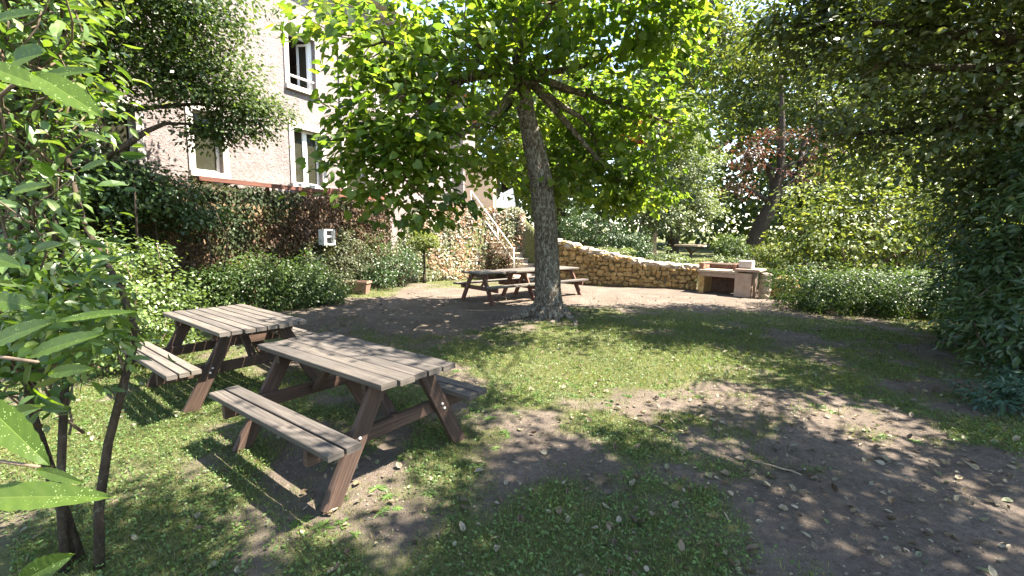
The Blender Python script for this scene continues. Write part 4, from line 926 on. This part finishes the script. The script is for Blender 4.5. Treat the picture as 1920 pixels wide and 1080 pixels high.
BL = [((-0.846, 0.74, 1.936), (-0.697, 0.7, 1.885), 0.036, (0.2, -0.75, 0.5)), ((-0.721, 0.7, 1.909), (-0.589, 0.66, 1.84), 0.04, (0.25, -0.7, 0.55)), ((-0.841, 0.78, 1.951), (-0.74, 0.74, 1.955), 0.048, (0, -0.9, 0.4)), ((-0.86, 0.85, 1.954), (-0.733, 0.82, 1.956), 0.026, (0, -0.8, 0.5)), ((-0.974, 0.74, 1.199), (-0.675, 0.7, 1.235), 0.05, (0.05, -0.6, 0.8)), ((-0.886, 0.85, 1.499), (-0.705, 0.82, 1.53), 0.022, (0, -0.6, 0.8)), ((-1.007, 0.9, 1.414), (-0.792, 0.84, 1.482), 0.045, (0.1, -0.7, 0.7)), ((-0.97, 0.78, 1.371), (-0.814, 0.74, 1.264), 0.05, (0.4, -0.7, 0.5)), ((-0.899, 0.74, 1.033), (-0.77, 0.72, 1.108), 0.045, (0.1, -0.8, 0.5)), ((-1.154, 0.95, 1.419), (-0.948, 0.9, 1.491), 0.05, (0.1, -0.7, 0.6)), ((-1.037, 1.1, 1.907), (-0.884, 1.0, 1.871), 0.02, (0.1, -0.7, 0.6)), ((-1.185, 1.1, 1.623), (-1.013, 1.0, 1.646), 0.03, (0.1, -0.8, 0.5)), ((-1.175, 1.0, 1.615), (-1.051, 0.95, 1.596), 0.03, (0.1, -0.8, 0.5)), ((-1.24, 1.0, 1.212), (-0.997, 0.9, 1.307), 0.045, (0.1, -0.8, 0.5)), ((-1.352, 1.2, 0.993), (-1.131, 1.1, 1.014), 0.03, (0.1, -0.8, 0.5)), ((-1.141, 1.2, 1.829), (-1.024, 1.15, 1.85), 0.03, (0.1, -0.8, 0.5)), ((-1.22, 1.1, 1.764), (-1.076, 1.05, 1.78), 0.03, (0.1, -0.8, 0.5)), ((-1.264, 1.25, 1.82), (-1.265, 1.2, 1.855), 0.03, (0.1, -0.8, 0.5)), ((-1.306, 1.1, 1.501), (-1.147, 1.05, 1.491), 0.045, (0.1, -0.8, 0.5)), ((-1.11, 1.0, 2.11), (-0.956, 0.95, 2.11), 0.04, (0.1, -0.8, 0.5)), ((-1.396, 1.3, 1.243), (-1.169, 1.2, 1.294), 0.04, (0.1, -0.8, 0.5)), ((-1.359, 1.3, 1.143), (-1.339, 1.2, 1.23), 0.04, (0.1, -0.8, 0.5))]
parts = [big_leaf(*b) for b in BL]
under(leaf_object('foliage', [p1, p2]+parts, [M['leaf_shrub'], M['leaf_near']]), fs_)
stem([(-2.1, 1.9, 1.2), (-1.6, 1.3, 1.5), (-1.1, .9, 1.85), (-.82, .78, 1.93)], .008, .003, 'twig'); stem([(-2.1, 1.9, .8), (-1.5, 1.1, 1.2), (-1.15, .95, 1.4), (-.92, .84, 1.42)], .008, .003, 'twig')
stem([(-1.5, 1.1, 1.2), (-1.15, .9, 1.19), (-.92, .82, 1.215)], .005, .003, 'twig')

# ------------------------------------------------------------------ globes on a cable along the ivy wall
sg = empty('string_of_globes', (-6.2, 9.0, 2.2), 'dark cable with small white globes strung before the ivy wall', 'string lights')
pts = [(-7.05, 7.6, 2.42), (-6.8, 9.0, 2.06), (-5.3, 12.2, 1.85)]; cab = []
allp = [(-7.6, 6.4, 2.7)]+pts+[(-4.6, 13.6, 2.2)]
for a, b in zip(allp, allp[1:]):
    for k in range(6): t = k/6; cab.append(Vector(a).lerp(Vector(b), t)+Vector((0, 0, .05-.2*t*(1-t)*1.5)))
mb = MB(); mb.tube(cab, [.007]*len(cab), 5); under(mb.build('cable', M['wire']), sg)
for p in pts:
    mb = MB(); r_ = .055; mb.tube([(p[0], p[1], p[2]-r_*math.cos(a)) for a in np.linspace(.15, math.pi-.15, 8)], [r_*math.sin(a) for a in np.linspace(.15, math.pi-.15, 8)], 10); under(mb.build('globe', M['bulb']), sg)

# ------------------------------------------------------------------ grass, clover, litter
def ground_pts(n, ymin, ymax, wide=1.22):
    y = np.sqrt(rng.uniform(ymin**2, ymax**2, n)); x = rng.uniform(-wide, wide, n)*y; return x, y
Vs = []
for n, y0_, y1_, hs in ((150000, 1.5, 4.2, .04), (170000, 4.2, 8.5, .055), (110000, 8.5, 17, .08)):
    x, y = ground_pts(n, y0_, y1_); g = grassiness(x, y); k = g > .06+rng.random(n)**.8*.94; x, y = x[k], y[k]
    P = np.c_[x, y, zground(x, y)-.003]
    N = rng.normal(size=P.shape)*1.0; N[:, 2] = np.abs(N[:, 2])*.35+.1
    tip = rng.normal(size=P.shape)*.8+[0, 0, .75]
    T = tmpl([(-.035, 0, 0), (.035, 0, 0), (.025, .6, .03), (0, 1.1, .16)], [(0, 1, 2), (0, 2, 3)])
    V, FA, rr = leaves(T, P, N, hs*rng.uniform(.5, 1.3, len(P)), tip=tip); Vs.append((V, FA, rr, 0))
tag(leaf_object('grass', Vs, [M['grass']]), kind='stuff', label='short trampled grass over the yard')
Vs = []
for n, y0_, y1_, hs in ((52000, 1.5, 4.5, .017), (38000, 4.5, 9, .026)):
    x, y = ground_pts(n, y0_, y1_); g = grassiness(x, y)*.6+vnoise(x+50, y, 1.5, 3)*.75; k = (g > .62+rng.random(n)*.3) & (grassiness(x, y) > .22); x, y = x[k], y[k]
    P = np.c_[x, y, zground(x, y)+rng.uniform(.004, .03, len(x))]
    V, FA, rr = leaves(T_OVAL, P, np.tile([0, 0, 1.], (len(x), 1))+rng.normal(size=P.shape)*.45, hs*rng.uniform(.6, 1.6, len(P))); Vs.append((V, FA, rr, 0))
x, y = ground_pts(900, 1.5, 6); k = (grassiness(x, y) > .3) & (vnoise(x+80, y, 1.1, 2) > .45); x, y = x[k], y[k]
Pr = []; Tr = []; Sr = []
for a, b in zip(x, y):
    nl = rng.integers(5, 10); an = rng.random()*6+np.arange(nl)*2.4; sz_ = rng.uniform(.03, .075)
    Pr += [(a, b, float(zground(a, b))+.004)]*nl; Tr += [(math.cos(q)*3, math.sin(q)*3, .9) for q in an]; Sr += list(sz_*rng.uniform(.7, 1.2, nl))
V, FA, rr = leaves(T_LANCE, np.array(Pr), np.tile([0, 0, 1.], (len(Pr), 1)), np.array(Sr), tip=np.array(Tr)); Vs.append((V, FA, rr, 0))
tag(leaf_object('clover', Vs, [M['clover']]), kind='stuff', label='small clover and plantain leaves among the grass')
x, y = ground_pts(15000, 1.5, 12); w_ = .45*np.exp(-((x-.6)/2.2)**2-((y-1.9)/.9)**2)+ np.exp(-((x-2.6)/1.8)**2-((y-2.8)/1.6)**2)*1.3+.16+np.exp(-((x-4.6)/.8)**2-((y-3.6)/1.0)**2)+.35*np.exp(-((x-1)/1.5)**2-((y-2)/.7)**2); k = rng.random(len(x)) < w_; x, y = x[k], y[k]
P = np.c_[x, y, zground(x, y)+.012]
T_CURL = tmpl([(0, 0, .05), (.25, .12, .2), (.32, .5, .26), (.08, 1.0, .22), (-.26, .62, .28), (-.28, .2, .14), (0, .5, 0)], [(0, 1, 2, 6), (6, 2, 3), (0, 6, 4, 5), (6, 3, 4)])
V, FA, rr = leaves(T_CURL, P, np.tile([0, 0, 1.], (len(x), 1))+rng.normal(size=P.shape)*.35, rng.uniform(.02, .068, len(x)))
x, y = ground_pts(60000, 1.5, 9); k = (rng.random(len(x)) < (1.1-grassiness(x, y))*.8); x, y = x[k], y[k]; P = np.c_[x, y, zground(x, y)+.003]
V2, FA2, rr2 = leaves(T_SMALL, P, np.tile([0, 0, 1.], (len(x), 1))+rng.normal(size=P.shape)*.4, rng.uniform(.006, .02, len(x)))
tag(leaf_object('leaf_litter', [(V, FA, rr, 0), (V2, FA2, rr2, 0)], [M['litter']]), kind='stuff', label='dry fallen leaves and crumbs scattered over the bare earth')
for (x0, y0_, x1, y1_, lb) in ((-.95, 9.35, .0, 9.55, 'long dead branch lying on the bare earth left of the tree foot'), (1.75, 3.15, 2.05, 2.95, 'short dry stick on the dark earth at right'), (1.1, 3.9, 1.32, 3.6, 'thin dry stick at the edge of the grass')):
    st_ = MB(); pts = []
    for k in range(7): t = k/6; x, y = x0+(x1-x0)*t+rng.normal()*.012, y0_+(y1_-y0_)*t+rng.normal()*.012; pts.append((x, y, float(zground(x, y))+.018))
    st_.tube(pts, [.02-.012*k/6 if x0 < 0 else .006 for k in range(7)], 7); tag(st_.build('fallen_stick', M['stick']), lb, 'stick', 'sticks lying on the ground')
